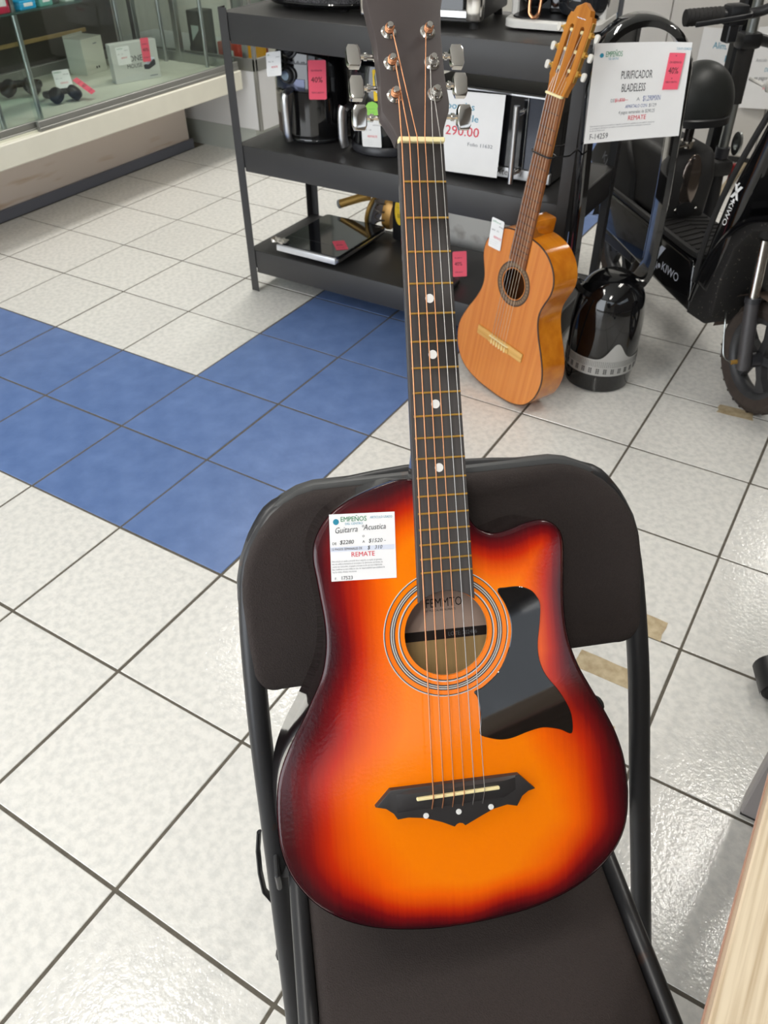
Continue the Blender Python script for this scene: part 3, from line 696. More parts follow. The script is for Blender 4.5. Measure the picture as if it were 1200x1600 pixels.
for a, z, w_, h_, m, nm, ln_, lb_ in ((A0+.42, .216, .055, .088, M_yellow, 'discount_tag', pct(.055, .088, '15%'), 'yellow 15 percent tag'), (A0+.16, .142, .052, .052, M_green_tag, 'round_sticker', [('_____', -.016, .006, .010, 'green'), ('____', -.014, -.004, .010, 'green')], 'round green sticker'), (A0+.12, .077, .068, .086, M_paper, 'price_tag', price_lines(.068, .086), 'white price tag')):
    pp, nn = at_ang(.1195 if z > .1 else .1225, a, z); tag_on(f2, nm, tagM(pp, nn, .05), w_, h_, m, ln_, .0, lb_, r=.025 if nm == 'round_sticker' else .004)

# ------------------------------------------------------------------ microwave oven with silver trim on the middle shelf
mo = thing('microwave_oven', 'black and silver microwave oven behind the white price sheet, middle shelf', 'oven', (.45, 1.355, .5295))
MW, MD, MH = .418, .29, .250
obj('body', MB().span((0, .012, .016), (MW, MD, MH), .004), M_steel_dk, mo)
obj('front_frame', MB().span((0, 0, .016), (MW, .012, .050), .003), M_steel, mo)
M_dglass = mat('door_glass', (22, 23, 27), 0.05, coat=0.5)
dr = obj('door', MB().span((.002, -.004, .051), (.330, .012, MH-.003), .002), M_dglass, mo)
obj('door_trim', MB().span((.002, -.006, MH-.007), (.418, .010, MH-.001), .001).span((.329, -.005, .05), (.332, .010, MH-.004), .001), M_steel, dr)
obj('door_handle', MB().tube([(.312, -.040, .018), (.312, -.040, .228)], .0085, 14), M_steel, dr)
for z in (.045, .205): obj('handle_mount', MB().tube([(.318, -.004, z), (.313, -.038, z)], .007, 12), M_chrome, dr)
obj('control_panel', MB().span((.333, -.003, .051), (MW-.002, .012, MH-.004), .002), mat('control_glass', (70, 74, 84), 0.12, 0.3), mo)
lettering('front_print', mo, [('Xtek', .245, .026, .026, 'dark', {'sh': .2})], lambda x, y, h: (x, -h, y))
for x in (.03, MW-.03):
    for y in (.03, MD-.03): obj('foot', MB().lathe([(.012, 0), (.012, .017)], 12, (x, y, 0)), M_rubber, mo)
vt = MB()
for k in range(9): vt.span((MW-.0005, .06+.02*k, .08), (MW+.0008, .068+.02*k, .2))
obj('side_vent', vt, M_black, mo)
# sheet of paper leaning on it
def sheet_obj(name, label, cat, corners, mats, lines, extra=(), bend=None, group=None):
    TL, TR, BR_, BL_ = [Vector(c) for c in corners]; nn = (TR-TL).cross(TL-BL_).normalized()
    P = lambda u, v, h: (TL*(1-u)+TR*u)*v + (BL_*(1-u)+BR_*u)*(1-v) + nn*(h+(bend(u, v) if bend else 0))
    c = (TL+TR+BR_+BL_)/4
    root = thing(name, label, cat, tuple(c), 0, group)
    Q = lambda u, v, h: P(u, v, h)-c
    N = 8; b_ = MB(); b_.quadgrid([[Q(i/N, j/N, .0004) for j in range(N+1)] for i in range(N+1)]); b_.quadgrid([[Q(i/N, j/N, -.0002) for i in range(N+1)] for j in range(N+1)])
    o = obj('paper', b_, mats, root, 60, weld=False)
    if lines: lettering('print', root, lines, lambda x, y, h: Q(x, y, .0004+h), list(extra))
    return root, Q
sheet_obj('price_sheet', 'white sheet priced 1290.00 in red leaning on the microwave oven', 'sign', [(.437, 1.338, .765), (.719, 1.330, .777), (.713, 1.326, .552), (.430, 1.333, .540)], M_paper,
    [('Microondas', .13, .785, .12, 'teal', {'b': .025, 'sx': .95}), ('Miracle', .39, .65, .12, 'teal', {'b': .025, 'sx': .95}), ('$1290.00', .19, .47, .165, 'red', {'b': .025, 'sx': .9}), ('Folio 11632', .62, .355, .062, 'grey', {'b': .02})])
# ------------------------------------------------------------------ top shelf
sk = thing('mesh_speaker', 'black oval speaker with mesh grille at the left end of the top shelf', 'speaker', (.0, 1.495, .92))
obj('body', MB().lathe(cr([(0, .008), (.15, .008), (.185, .010), (.197, .016), (.200, .022)], 3, False)+[(.196, .028)], 48, sy=.62), M_gloss, sk, 60)
M_mesh = mat('speaker_mesh', (104, 102, 104), 0.6, 0.3, col2=(16, 16, 17), vscale=420, contrast=(.45, .55))
obj('grille', MB().lathe(cr([(.196, .022), (.210, .07), (.206, .15), (.196, .22), (.16, .26), (0, .27)], 4, False), 48, sy=.62), M_mesh, sk, 60)
obj('rim', MB().tube([(.2005*math.cos(t), .62*.2005*math.sin(t), .022) for t in [2*math.pi*k/48 for k in range(48)]], .004, 8, closed=True), M_gloss, sk)
for x, y in ((-.11, -.05), (.11, -.05), (-.11, .06), (.11, .06)): obj('foot', MB().lathe([(.013, 0), (.015, .012)], 12, (x, y, 0)), M_rubber, sk)
tv = thing('toaster_oven', 'silver toaster oven with glass door on the top shelf behind the headstock', 'oven', (.268, 1.305, .92), .17)
TW, TD, THh = .345, .30, .24
obj('body', MB().span((.0, .01, .018), (TW, TD, THh), .006, 2), M_steel_dk, tv)
dd = obj('door', MB().span((.03, -.006, .045), (TW-.045, .01, THh-.03), .003), M_dglass, tv)
for z in (.026, THh-.04): obj('door_frame', MB().span((.018, -.008, z), (TW-.034, .008, z+.021), .003), M_steel, dd)
obj('lower_panel', MB().span((.0, -.004, .018), (TW-.0, .012, .027), .002), M_steel_dk, tv)
for x in (.006, TW-.026): obj('corner_pillar', MB().span((x-.012, -.014, .02), (x+.032, .03, THh), .008, 2), M_chrome, tv)
for x in (.02, TW-.02):
    for y in (.02, TD-.03): obj('foot', MB().lathe([(.014, 0), (.011, .02)], 12, (x, y, 0)), M_rubber, tv)
cmk = thing('coffee_maker', 'white coffee maker with black tray and glass jug on the top shelf', 'coffee maker', (.775, 1.535, .92), .1)
cb = rrect(-.135, -.115, .135, .12, [.05, .05, .02, .02], 6)
obj('base', MB().prism(cb, .006, .026, .005), M_white, cmk)
obj('drip_tray', MB().prism(rrect(-.118, -.098, .118, .06, [.045, .045, .01, .01], 6), .026, .030, .002), M_black, cmk)
for x in (-.129, .117): obj('side_panel', MB().span((x-.006, -.03, .02), (x+.016, .12, .30), .004), M_white, cmk)
obj('back_panel', MB().span((-.12, .06, .026), (.12, .115, .30), .004), M_black, cmk)
obj('divider', MB().span((-.03, -.01, .03), (.012, .06, .30), .004), M_gloss, cmk)
obj('brew_head', MB().span((-.13, -.09, .24), (.13, .12, .31), .012, 2), M_white, cmk)
jg = obj('jug', MB().lathe(cr([(.055, .032), (.068, .05), (.07, .09), (.06, .14), (.045, .165)], 4, False), 32, (.065, -.01, 0)), mat('jug_glass', (38, 40, 44), 0.05, coat=0.6), cmk, 60)
obj('jug_rim', MB().tube([(.065+.071*math.cos(t), -.01+.071*math.sin(t), .085) for t in [2*math.pi*k/32 for k in range(32)]], .0025, 6, closed=True), M_chrome, jg)
obj('jug_handle', MB().tube(cr([(-.055, -.105, .17), (-.058, -.112, .06), (-.05, -.114, .036), (-.036, -.112, .036), (-.028, -.112, .06), (-.025, -.105, .17)], 5, False), .0052, 10), mat('copper', (214, 150, 110), 0.18, 0.95), cmk)
obj('small_flask', MB().sphere((-.07, -.02, .09), .045, 24, z0=-.95), mat('flask_glass', (30, 32, 35), 0.05, coat=0.6), cmk, 60)
# ------------------------------------------------------------------ bottom shelf
ck = thing('induction_cooktop', 'black glass induction cooktop with silver front edge on the bottom shelf', 'cooktop', (.022, 1.437, .1625)); ck.scale = (1, .94, 1)
obj('glass_top', MB().prism(rrect(-.134, -.175, .136, .175, .016, 4), .0365, .0465, .002), M_dglass, ck)
obj('trim', MB().prism(rrect(-.136, -.181, .138, .177, .018, 4), .0255, .037, .003), M_steel, ck)
obj('body', MB().prism(rrect(-.115, -.15, .118, .155, .03, 4), .012, .029, .003), M_black, ck)
for x in (-.09, .09):
    for y in (-.12, .12): obj('foot', MB().lathe([(.013, 0), (.012, .013)], 12, (x, y, 0)), M_rubber, ck)
obj('front_strip', MB().span((-.128, -.184, .020), (.130, -.170, .043), .004, 2), mat('silver_front', (214, 214, 216), .3, .35), ck)
obj('seam', MB().span((-.134, -.092, .0464), (.136, -.0905, .0468)), M_steel_dk, ck)
tag_on(ck, 'discount_tag', tagM((.085, -.075, .0473), (0, 0, 1), .75), .045, .085, M_pink, pct(.045, .085, '40%'), label='pink discount tag')
cr_b = MB(); random.seed(2)
V, Tt = fill2d(rrect(-.03, -.022, .03, .022, .01, 3), [], .008); cr_b.add([(-.12+x, -.165+y,   .048+.012*random.random()) for x, y in V], Tt)
obj('foil_tag', cr_b, mat('silver_foil', (210, 205, 196), 0.3, 0.7), ck, 0)
gr = thing('hand_tool', 'gold and grey coiled hand tool lying behind the cooktop', 'tool', (.108, 1.664, .156)); gr.scale = (.92, .80, .95)
M_goldp = mat('gold_paint', (176, 138, 70), 0.35, 0.5); M_greyp = mat('grey_cover', (150, 150, 148), 0.5)
obj('disc_cover', MB().lathe([(0, -.012), (.06, -.012), (.068, -.006), (.068, .006), (.05, .014), (0, .016)], 32, (-.035, 0, .09), sx=1, sy=1, R=Matrix.Rotation(math.radians(-72), 3, 'Y')), M_greyp, gr)
obj('rim_ring', MB().tube([Matrix.Rotation(math.radians(-72), 3, 'Y') @ Vector((.072*math.cos(t), .072*math.sin(t), .004))+Vector((-.035, 0, .09)) for t in [2*math.pi*k/40 for k in range(40)]], .009, 10, closed=True), M_goldp, gr)
cl = [Vector((.002+.020*math.sin(t), -.038+.020*math.cos(t), .022+.0052*t)) for t in [.35*k for k in range(0, 80)]]
obj('coil_spring', MB().tube(cl, .0036, 6), mat('spring_steel', (120, 112, 104), 0.4, 0.6), gr)
obj('drum', MB().lathe([(.0, -.02), (.062, -.02), (.068, 0), (.062, .02), (0, .02)], 32, (.03, .0, .085), sx=1.0, sy=.55, R=Matrix.Rotation(math.radians(-80), 3, 'Y')), mat('gold_drum', (196, 148, 78), 0.35, 0.4), gr)
obj('handle', MB().tube(cr([(-.07, .0, .135), (-.12, .0, .118), (-.205, -.01, .085)], 5, False), [.017]*11, 14), M_goldp, gr)
obj('handle_end', MB().lathe([(.0, 0), (.018, 0), (.018, .012), (0, .012)], 16, (-.205, -.01, .085), R=Matrix.Rotation(math.radians(-110), 3, 'Y')), M_greyp, gr)
bx = thing('tool_case', 'black upright tool case with oval yellow label beside the gold hand tool', 'case', (.232, 1.628, .163))
obj('body', MB().box((0, 0, .11), (.10, .06, .22), .014, 2), M_black, bx)
obj('yellow_label', MB().lathe([(.0, 0), (.024, 0), (.024, .0015), (0, .0015)], 24, (-.012, -.0305, .115), sx=.9, sy=2.1, R=Matrix.Rotation(math.pi/2, 3, 'X')), M_yellow, bx)
lettering('label_print', bx, [('||||', -.022, .095, .016, 'dark'), ('____', -.026, .13, .012, 'dark')], lambda x, y, h: (x, -.0321-h, y))
sd_ = thing('screwdriver', 'dark screwdriver with pink tag on the bottom shelf beside the pale guitar', 'tool', (.575, 1.36, .1745), 0.1)
obj('handle', MB().lathe(cr([(.0, 0), (.010, .004), (.011, .04), (.009, .075), (.0, .08)], 3, False), 14, (0, 0.03, 0), R=Matrix.Rotation(math.pi/2, 3, 'X')), M_frypanel, sd_)
obj('shank', MB().tube([(0, -.048, 0), (0, -.072, -.003)], .0035, 8), M_steel, sd_)
tag_on(sd_, 'discount_tag', tagM((-.012, .072, .038), (.25, -.8, .6), .1), .048, .085, M_pink, pct(.048, .085, '40%'), label='pink discount tag')
bk = thing('plinth_block', 'dirty white masonry block on the floor behind the lower shelf', 'block', (.22, 1.76, 0))
obj('block', MB().span((-.02, 0, 0), (.295, .3, .62), .012, 2), mat('stained_plaster', (226, 222, 214), 0.85, col2=(128, 112, 94), vscale=9, contrast=(.2, .4)), bk)

# ------------------------------------------------------------------ display case and its counter
DX, DY1 = -1.28, 2.555
dc = thing('display_case', 'glass display case on a white ledge along the left wall', 'display case', (DX, 0, 0))
DYA = -.9
M_plinth = mat('plinth_plaster', (236, 222, 212), 0.85, col2=(206, 176, 144), vscale=5, contrast=(.2, .42), stretch=(1, .6, 5))
obj('plinth', MB().span((-1.2, DYA, 0), (-.40, DY1-.02, .34), .03, 3), M_plinth, dc)
obj('plinth_skirting', MB().span((-.40, DYA, 0), (-.385, DY1-.02, .05), .003), mat('skirting_dark', (96, 98, 108), 0.55), dc)
obj('ledge', MB().span((-1.2, DYA, .335), (0, DY1, .423), .004), M_cream, dc)
obj('case_floor', MB().span((-.80, DYA, .423), (-.03, DY1-.02, .430)), mat('case_floor_board', (216, 217, 200), 0.6, var=.08, vscale=7), dc)
ral = MB(); ral.span((-.034, 1.29, .423), (-.012, DY1-.004, .438), .002).span((-.030, 1.29, .438), (-.014, DY1-.004, .462), .002)
obj('front_rail', ral, M_alu_dull, dc)
obj('front_rail', MB().span((-.054, DYA, .423), (-.036, 1.33, .436), .002).span((-.052, DYA, .436), (-.040, 1.33, .460), .002), M_alu_dull, dc)
obj('end_rail', MB().span((-.80, DY1-.03, .43), (-.03, DY1-.012, .475), .002), M_alu, dc)
obj('back_rail', MB().span((-.80, DYA, .43), (-.775, DY1-.03, .475), .002), M_alu_dull, dc)
obj('glass_pane', MB().span((-.025, 1.285, .455), (-.020, DY1-.01, 1.45)), M_glass, dc)
obj('glass_pane', MB().span((-.049, DYA, .455), (-.044, 1.345, 1.45)), M_glass, dc)
obj('glass_pane', MB().span((-.78, DY1-.024, .47), (-.03, DY1-.019, 1.45)), M_glass, dc)
for x, y, r in ((-.146, 1.407, .011), (-.164, 1.234, .011), (-.456, 2.500, .010), (-.17, 2.495, .010), (-.70, 2.44, .011), (-.70, 1.3, .011)):
    obj('tube_post', MB().tube([(x, y, .43), (x, y, 1.45)], r, 12), M_alu, dc)
for x in (-.685, -.385): obj('end_post', MB().span((x-.016, DY1-.034, .43), (x+.016, DY1-.004, 1.45), .002), M_alu, dc)
obj('top_rail', MB().span((-.80, DYA, 1.45), (-.01, DY1, 1.49), .003), M_alu, dc)
gs = obj('glass_shelf', MB().span((-.70, DYA, .812), (-.12, 1.735, .818)), glass_mat('shelf_glass', (.72, .9, .86)), dc)
obj('shelf_edge', MB().span((-.1215, DYA, .811), (-.119, 1.735, .819)).span((-.70, 1.734, .811), (-.12, 1.7365, .819)), mat('glass_edge', (60, 82, 78), 0.2), gs)
M_backp = mat('case_back_panel', (66, 62, 56), 0.45, var=.3, vscale=3, detail=6)
obj('back_panel', MB().span((-.83, DYA, .43), (-.80, DY1-.05, 1.45)), M_backp, dc)
obj('wood_strip', MB().span((-.80, DYA, .570), (-.79, 2.3, .588), .002), mat('strip_wood', (170, 142, 92), 0.6, var=.2, vscale=10), dc)
# goods in the case
bx1 = thing('carton', 'plain grey-white carton standing on end in the display case', 'box', (-1.905, 2.09, .4305), .12)
obj('carton_body', MB().span((-.055, -.04, 0), (.055, .11, .155), .0015), mat('carton_board', (206, 207, 194), 0.6), bx1)
obj('carton_flap', MB().box((-.058, .035, .15), (.004, .14, .03), .001), mat('flap_board', (190, 190, 178), 0.6), bx1)
lettering('carton_print', bx1, [('■ ■', .03, .02, .014, 'black'), ('▬▬', .04, .125, .014, 'grey')], lambda x, y, h: (.0551+h, x, y))
mb_c = [(-1.592, 2.005, .592), (-1.515, 2.225, .598), (-1.50, 2.225, .432), (-1.578, 2.005, .432)]
mbx = thing('mouse_carton', 'flat grey carton showing a mouse, with white label and pink tag, in the display case', 'box', (-1.548, 2.11, .4305), 1.235)
obj('carton_body', MB().span((-.118, -.0, 0), (.118, .045, .165), .0015), mat('carton_grey', (200, 201, 196), 0.5), mbx)
lettering('carton_print', mbx, [('ONE', -.035, .085, .034, 'black', {'b': .02}), ('MOUSE', -.05, .058, .024, 'black')], lambda x, y, h: (x, -.0003-h, y), [([(.035, .062), (.085, .085), (.098, .078), (.098, .058), (.06, .042), (.037, .046)], 'black'), ([(.04, .066), (.08, .092), (.098, .088), (.062, .062)], 'pale'), (rect(.06, .012, .1, .016), 'grey')])
tag_on(mbx, 'price_tag', tagM((-.058, -.001, .115), (0, -1, 0), .02), .068, .075, M_paper, price_lines(.068, .075), label='white price label')
tag_on(mbx, 'discount_tag', tagM((.058, -.0015, .125), (0, -1, 0), -.04), .042, .10, M_pink, pct(.042, .1, '40%'), label='pink discount tag')
def headphones(t, s=1.0):
    M_hp = mat('headphone_black', (27, 28, 32), 0.5)
    arc = [(.075*s*math.cos(a), 0.012, .03+.03*math.sin(a)*0+.075*s*math.sin(a)*.0) for a in ()]
    band = [(-.062*s, .012*s, .030), (-.078*s, .05*s, .028), (-.058*s, .105*s, .020), (0, .128*s, .016), (.058*s, .105*s, .020), (.078*s, .05*s, .028), (.062*s, .012*s, .030)]
    obj('headband', MB().tube(cr(band, 5, False), .010*s, 10, flat=(1.3, .7)), M_hp, t)
    for q in (-1, 1):
        R = Matrix.Rotation(q*math.radians(40), 3, 'Y') @ Matrix.Rotation(math.radians(22), 3, 'X')
        e = obj('ear_cup', MB().lathe(cr([(0, .018), (.025*s, .016), (.034*s, .006), (.034*s, -.006), (.030*s, -.010), (.0, -.010)], 3, False), 24, (q*.046*s, -.012, .036), R=R), M_hp, t, 50)
        obj('ear_pad', MB().tube([R @ Vector((.024*s*math.cos(a), .024*s*math.sin(a), -.014))+Vector((q*.046*s, -.012, .036)) for a in [2*math.pi*k/24 for k in range(24)]], .010*s, 8, closed=True), M_rubber, e)
h1 = thing('headphones', 'black headphones with a pink tag in the middle of the display case', 'headphones', (-1.55, 1.655, .4315), 1.2, 'headphones in the display case'); headphones(h1, .95)
tag_on(h1, 'discount_tag', tagM((.088, -.02, .055), (.2, -.55, .8), .3), .035, .095, M_pink, pct(.035, .095, '40%'), label='pink discount tag')
h2_ = thing('headphones', 'black headphones lying behind the glass joint at the left of the display case', 'headphones', (-1.80, 1.62, .4385), .9, 'headphones in the display case'); headphones(h2_, 1.15)
wc = thing('price_card', 'small white price card standing behind the headphones in the display case', 'card', (-1.72, 1.80, .4305), 1.0)
tag_on(wc, 'card', tagM((0, 0, .042), (0, -.9, .4), .03), .075, .088, M_paper, price_lines(.075, .088))
colg = [('crimson phone box', (196, 40, 74)), ('lilac phone box', (170, 150, 196)), ('sky blue tablet case', (40, 168, 222)), ('teal gadget box', (96, 168, 156)), ('dark grey gadget box', (70, 74, 74)), ('white gadget box', (214, 218, 214)), ('silver gadget box', (150, 160, 160))]
for (lb_, cc), (x, y, sx, sy, sz) in zip(colg, ((-1.46, 1.36, .10, .06, .07), (-1.515, 1.20, .12, .10, .10), (-1.47, 1.475, .12, .085, .03), (-1.46, 1.565, .10, .07, .04), (-1.49, 1.635, .10, .05, .05), (-1.47, 1.695, .10, .055, .03), (-1.62, 1.64, .09, .12, .05))):
    q = thing('gadget_box', lb_+' on the glass shelf of the display case', 'box', (x, y, .8185), 0, 'boxed gadgets on the glass shelf')
    obj('box_body', MB().box((0, 0, sz/2), (sx, sy*.9, sz), .003), mat('gadget_'+lb_[:5], cc, 0.35), q)
    obj('box_label', MB().box((sx/2, 0, sz*.55), (.001, sy*.5, sz*.4)), M_paper, q)
bs = thing('wedge_stand', 'black triangular stand behind the far end glass of the display case', 'stand', (-1.62, 2.62, .384))
obj('wedge', MB().add([(a, 0, b) for a, b in ((-.05, .04), (.055, .03), (.045, .20), (-.05, .10))]+[(a, .03, b) for a, b in ((-.05, .04), (.055, .03), (.045, .20), (-.05, .10))], [[0, 1, 2, 3], [7, 6, 5, 4], [0, 4, 5, 1], [1, 5, 6, 2], [2, 6, 7, 3], [3, 7, 4, 0]]), M_black, bs, 0)

# ------------------------------------------------------------------ white counter beyond the display case
fc = thing('glass_top_counter', 'white counter with aluminium frame and glass top beyond the display case', 'counter', (-1.228, 2.605, 0))
obj('cabinet', MB().span((-1.3, 0, .128), (0, .62, .412), .002), mat('counter_panel', (205, 205, 206), 0.5), fc)
obj('kick', MB().span((-1.3, .012, 0), (-.05, .60, .128)), mat('counter_kick', (168, 172, 166), 0.6), fc)
obj('corner_post', MB().span((-.016, -.003, .125), (.003, .016, 1.0), .002), M_alu_dull, fc)
obj('frame_rail', MB().span((-1.3, -.003, .41), (.0, .012, .468), .002).span((-.012, 0, .41), (.003, .62, .468), .002), M_alu_dull, fc)
obj('frame_post', MB().span((-.075, -.004, .468), (-.045, .012, 1.0), .002), M_alu, fc)
obj('glass_pane', MB().span((-1.25, .002, .468), (-.075, .006, 1.0)).span((-.006, .016, .468), (-.002, .62, 1.0)), M_glass, fc)
obj('top_frame', MB().span((-1.3, -.003, 1.0), (.003, .62, 1.03), .002), M_alu, fc)
obj('keyhole', MB().box((.0015, .16, .345), (.004, .022, .03), .002), M_alu_dull, fc)
for nm, lb_, c, d, cc in (('carton', 'yellow box inside the glass top counter', (-.16, .16, .52), (.10, .16, .07), (224, 166, 30)), ('carton', 'red box lying left of the counter corner post behind glass', (-.19, .05, .496), (.14, .05, .05), (190, 60, 44)), ('carton', 'dark red box lying low behind the yellow box in the counter', (-.09, .36, .49), (.10, .2, .04), (150, 62, 60)), ('carton', 'dark upright box inside the counter left of the post', (-.46, .14, .55), (.10, .1, .17), (44, 46, 48))):
    q = thing(nm, lb_, 'box', (-1.228+c[0], 2.605+c[1], .4125), 0, 'boxes in the glass top counter')
    d = (d[0], d[1], c[2]+d[2]/2-.4125)
    obj('box_body', MB().box((0, 0, d[2]/2), d, .003), mat('box_'+lb_[:8].replace(' ', '_'), cc, 0.5), q)
    obj('box_label', MB().box((0, -d[1]/2-.0005, d[2]/2), (d[0]*.5, .001, d[2]*.4)), M_paper, q)
for k, (x, y, z, w_, h_) in enumerate(((-1.72, 3.5, .55, .28, .5), (-1.35, 3.6, .6, .3, .55), (-2.1, 3.7, .6, .35, .6))):
    pn = thing('display_board', ('tall white display panel seen through the case end glass', 'white board with grey edge behind the counter glass', 'pale board at the back of the display area')[k], 'panel', (x, y, 0))
    obj('board', MB().span((-w_/2, 0, 0), (w_/2, .02, 1.6), .003), mat('panel_%d' % k, ((200, 204, 198), (186, 190, 186), (176, 182, 176))[k], 0.6), pn)
    obj('edge_strip', MB().span((-w_/2-.012, -.004, 0), (-w_/2, .024, 1.6), .002), M_alu, pn)

# ------------------------------------------------------------------ pale classical guitar tied to the shelf post
K = 1.035
CGO = (0.95544, 1.07752, 0.85269)
CGR0 = ((0.91999, 0.10804, -0.37677), (-0.38227, 0.03504, -0.92338), (-0.08656, 0.99353, 0.07354))
cgm = Matrix(((CGR0[0][0], CGR0[0][1], CGR0[0][2], CGO[0]), (CGR0[1][0], CGR0[1][1], CGR0[1][2], CGO[1]), (CGR0[2][0], CGR0[2][1], CGR0[2][2], CGO[2]), (0, 0, 0, 1)))
cgt = thing('classical_guitar', 'orange-brown classical guitar standing on the floor against the shelf post', 'guitar', matrix=cgm)
half = [(0, -.335), (.045, -.337), (.085, -.350), (.118, -.378), (.134, -.412), (.134, -.445), (.122, -.478), (.114, -.505), (.116, -.535), (.132, -.575), (.157, -.620), (.176, -.665), (.180, -.705), (.168, -.752), (.138, -.790), (.095, -.810), (.045, -.818)]
co = [(x*K, y*K) for x, y in half]+[(0, -.819*K)]+[(-x*K, y*K) for x, y in half[:0:-1]]
cout = cr(co, 4)
M_cedar = mat('cedar_top', (220, 140, 66), 0.28, col2=(204, 118, 50), vscale=1, stretch=(75, 1.2, 1), contrast=(.3, .7), coat=.3)
M_amber = mat('amber_side', (224, 138, 32), 0.16, col2=(204, 116, 22), vscale=1, stretch=(3, 30, 30), coat=.5)
M_edge = mat('edge_binding', (58, 34, 20), 0.4)
M_rosew = mat('rosewood_fretboard', (146, 92, 54), 0.5, col2=(112, 66, 36), vscale=1, stretch=(140, 5, 5))
M_neckw = mat('neck_wood', (196, 128, 50), 0.3, col2=(170, 100, 30), vscale=1, stretch=(60, 3, 3))
CT, CB = -.006, -.102
CH = (0, -.474*K); CHR = .0435
chole = disc2(CH[0], CH[1], CHR, 40)
cc_ = cout if sum(cout[i][0]*cout[(i+1) % len(cout)][1]-cout[(i+1) % len(cout)][0]*cout[i][1] for i in range(len(cout))) > 0 else cout[::-1]
nC = len(cc_)
b_ = MB(); b_.add([(x, y, z) for z in (CT-.0035, CB+.003) for x, y in cc_], [[nC+k, nC+(k+1) % nC, (k+1) % nC, k] for k in range(nC)])
V, Tt = fill2d(cc_); b_.add([(x, y, CB+.003) for x, y in V], [t[::-1] for t in Tt])
obj('body', b_, M_amber, cgt, 60)
b_ = MB(); V, Tt = fill2d(inset(cc_, .003), [chole]); b_.add([(x, y, CT) for x, y in V], Tt)
i3 = inset(cc_, .003)
b_.add([(x, y, CT) for x, y in chole]+[(x, y, CT-.003) for x, y in chole], [[k, (k+1) % 40, 40+(k+1) % 40, 40+k] for k in range(40)])
obj('soundboard', b_, M_cedar, cgt, 40)
b_ = MB(); b_.add([(x, y, CT-.0035) for x, y in cc_]+[(x, y, CT-.0008) for x, y in cc_]+[(x, y, CT) for x, y in i3], [[q*nC+k, q*nC+(k+1) % nC, (q+1)*nC+(k+1) % nC, (q+1)*nC+k] for q in range(2) for k in range(nC)])
b_.add([(x, y, CB) for x, y in inset(cc_, .002)]+[(x, y, CB+.003) for x, y in cc_], [[k, (k+1) % nC, nC+(k+1) % nC, nC+k] for k in range(nC)])
obj('edge_binding', b_, M_edge, cgt, 30)
b_ = MB(); b_.add([(x, y, CT-.004) for x, y in inset(cc_, .004)]+[(x, y, CB+.005) for x, y in inset(cc_, .004)], [[k, (k+1) % nC, nC+(k+1) % nC, nC+k] for k in range(nC)])
V, Tt = fill2d(inset(cc_, .004)); b_.add([(x, y, CB+.005) for x, y in V], Tt); obj('inner_lining', b_, mat('dark_inner_wood', (120, 70, 34), .8), cgt, 0)
b_ = MB()
for r0, r1, q in ((1.06, 1.12, 0), (1.12, 1.38, 1), (1.38, 1.47, 0)): b_.mi = q; annulus(b_, CHR*r0, CHR*r1, CT-.0005, CT+.0003, CH, 56)
b_.mi = 2
for k in range(36):
    a = 2*math.pi*k/36; b_.box((CH[0]+CHR*1.25*math.cos(a), CH[1]+CHR*1.25*math.sin(a), CT+.0003), (.006, .0022, .0004), R=Matrix.Rotation(a, 3, 'Z'))
obj('rosette', b_, [mat('rosette_brown', (72, 52, 38), .5), mat('rosette_grey', (112, 92, 72), .5), mat('rosette_tan', (160, 130, 96), .5)], cgt, 0, weld=False)
b_ = MB(); b_.quadgrid([[(fx*.0265*K*1.0, y, CT-.0002-dp*max(0, 1-fx*fx)**.5) for fx in [math.cos(math.pi*k/10+math.pi) for k in range(11)]] for y, dp in ((.004, .018), (-.1, .019), (-.25, .021), (-.315, .022), (-.332, .045), (-.3475, .094))])
obj('neck', b_, M_neckw, cgt, 60)
obj('heel', MB().box((0, -.326, -.052), (.046, .046, .092), .008, 2), M_amber, cgt)
fbw = lambda y: .026*K+(.031-.026)*K*(-y)/(.325*K)
b_ = MB(); plate(b_, [(-fbw(0), 0), (-fbw(-.42), -.425), (-.018, -.428), (.0, -.428), (.018, -.432), (fbw(-.42), -.435), (fbw(0), 0)], [], CT, 0, None, None, .0005, 1)
cfb = obj('fretboard', b_, M_rosew, cgt)
for n in range(1, 19):
    y = -.65*K*(1-2**(-n/12))
    if y > -.42: obj('fret', MB().tube([(-fbw(y)+.001, y, .0002), (fbw(y)-.001, y, .0002)], .0009, 6), M_frypanel, cfb)
for n in (3, 5, 7, 9):
    y = -.65*K*(1-.5*(2**(-n/12)+2**(-(n-1)/12))); obj('fret_marker', MB().lathe([(.003, 0), (.003, .0003), (0, .0003)], 12, (0, y, 0)), M_black, cfb)
obj('nut', MB().box((0, .002, .001), (.0545, .005, .009), .0008), M_ivory, cgt)
HB = Matrix.Rotation(math.radians(-10), 4, 'X')
ho = [(-.0275, .004), (-.031, .022), (-.037, .040), (-.0385, .06), (-.0375, .16), (-.033, .172), (-.026, .172), (-.022, .184), (-.010, .190), (0, .196), (.010, .190), (.022, .184), (.026, .172), (.033, .172), (.0375, .16), (.0385, .06), (.037, .040), (.031, .022), (.0275, .004)]
sl1 = rrect(-.0225, .045, -.0105, .150, .006, 4); sl2 = rrect(.0105, .045, .0225, .150, .006, 4)
b_ = MB(); b_.T = HB; plate(b_, ho, [sl1, sl2], -.017, .0, None, None, .0012, 1)
hs = obj('headstock', b_, M_neckw, cgt)
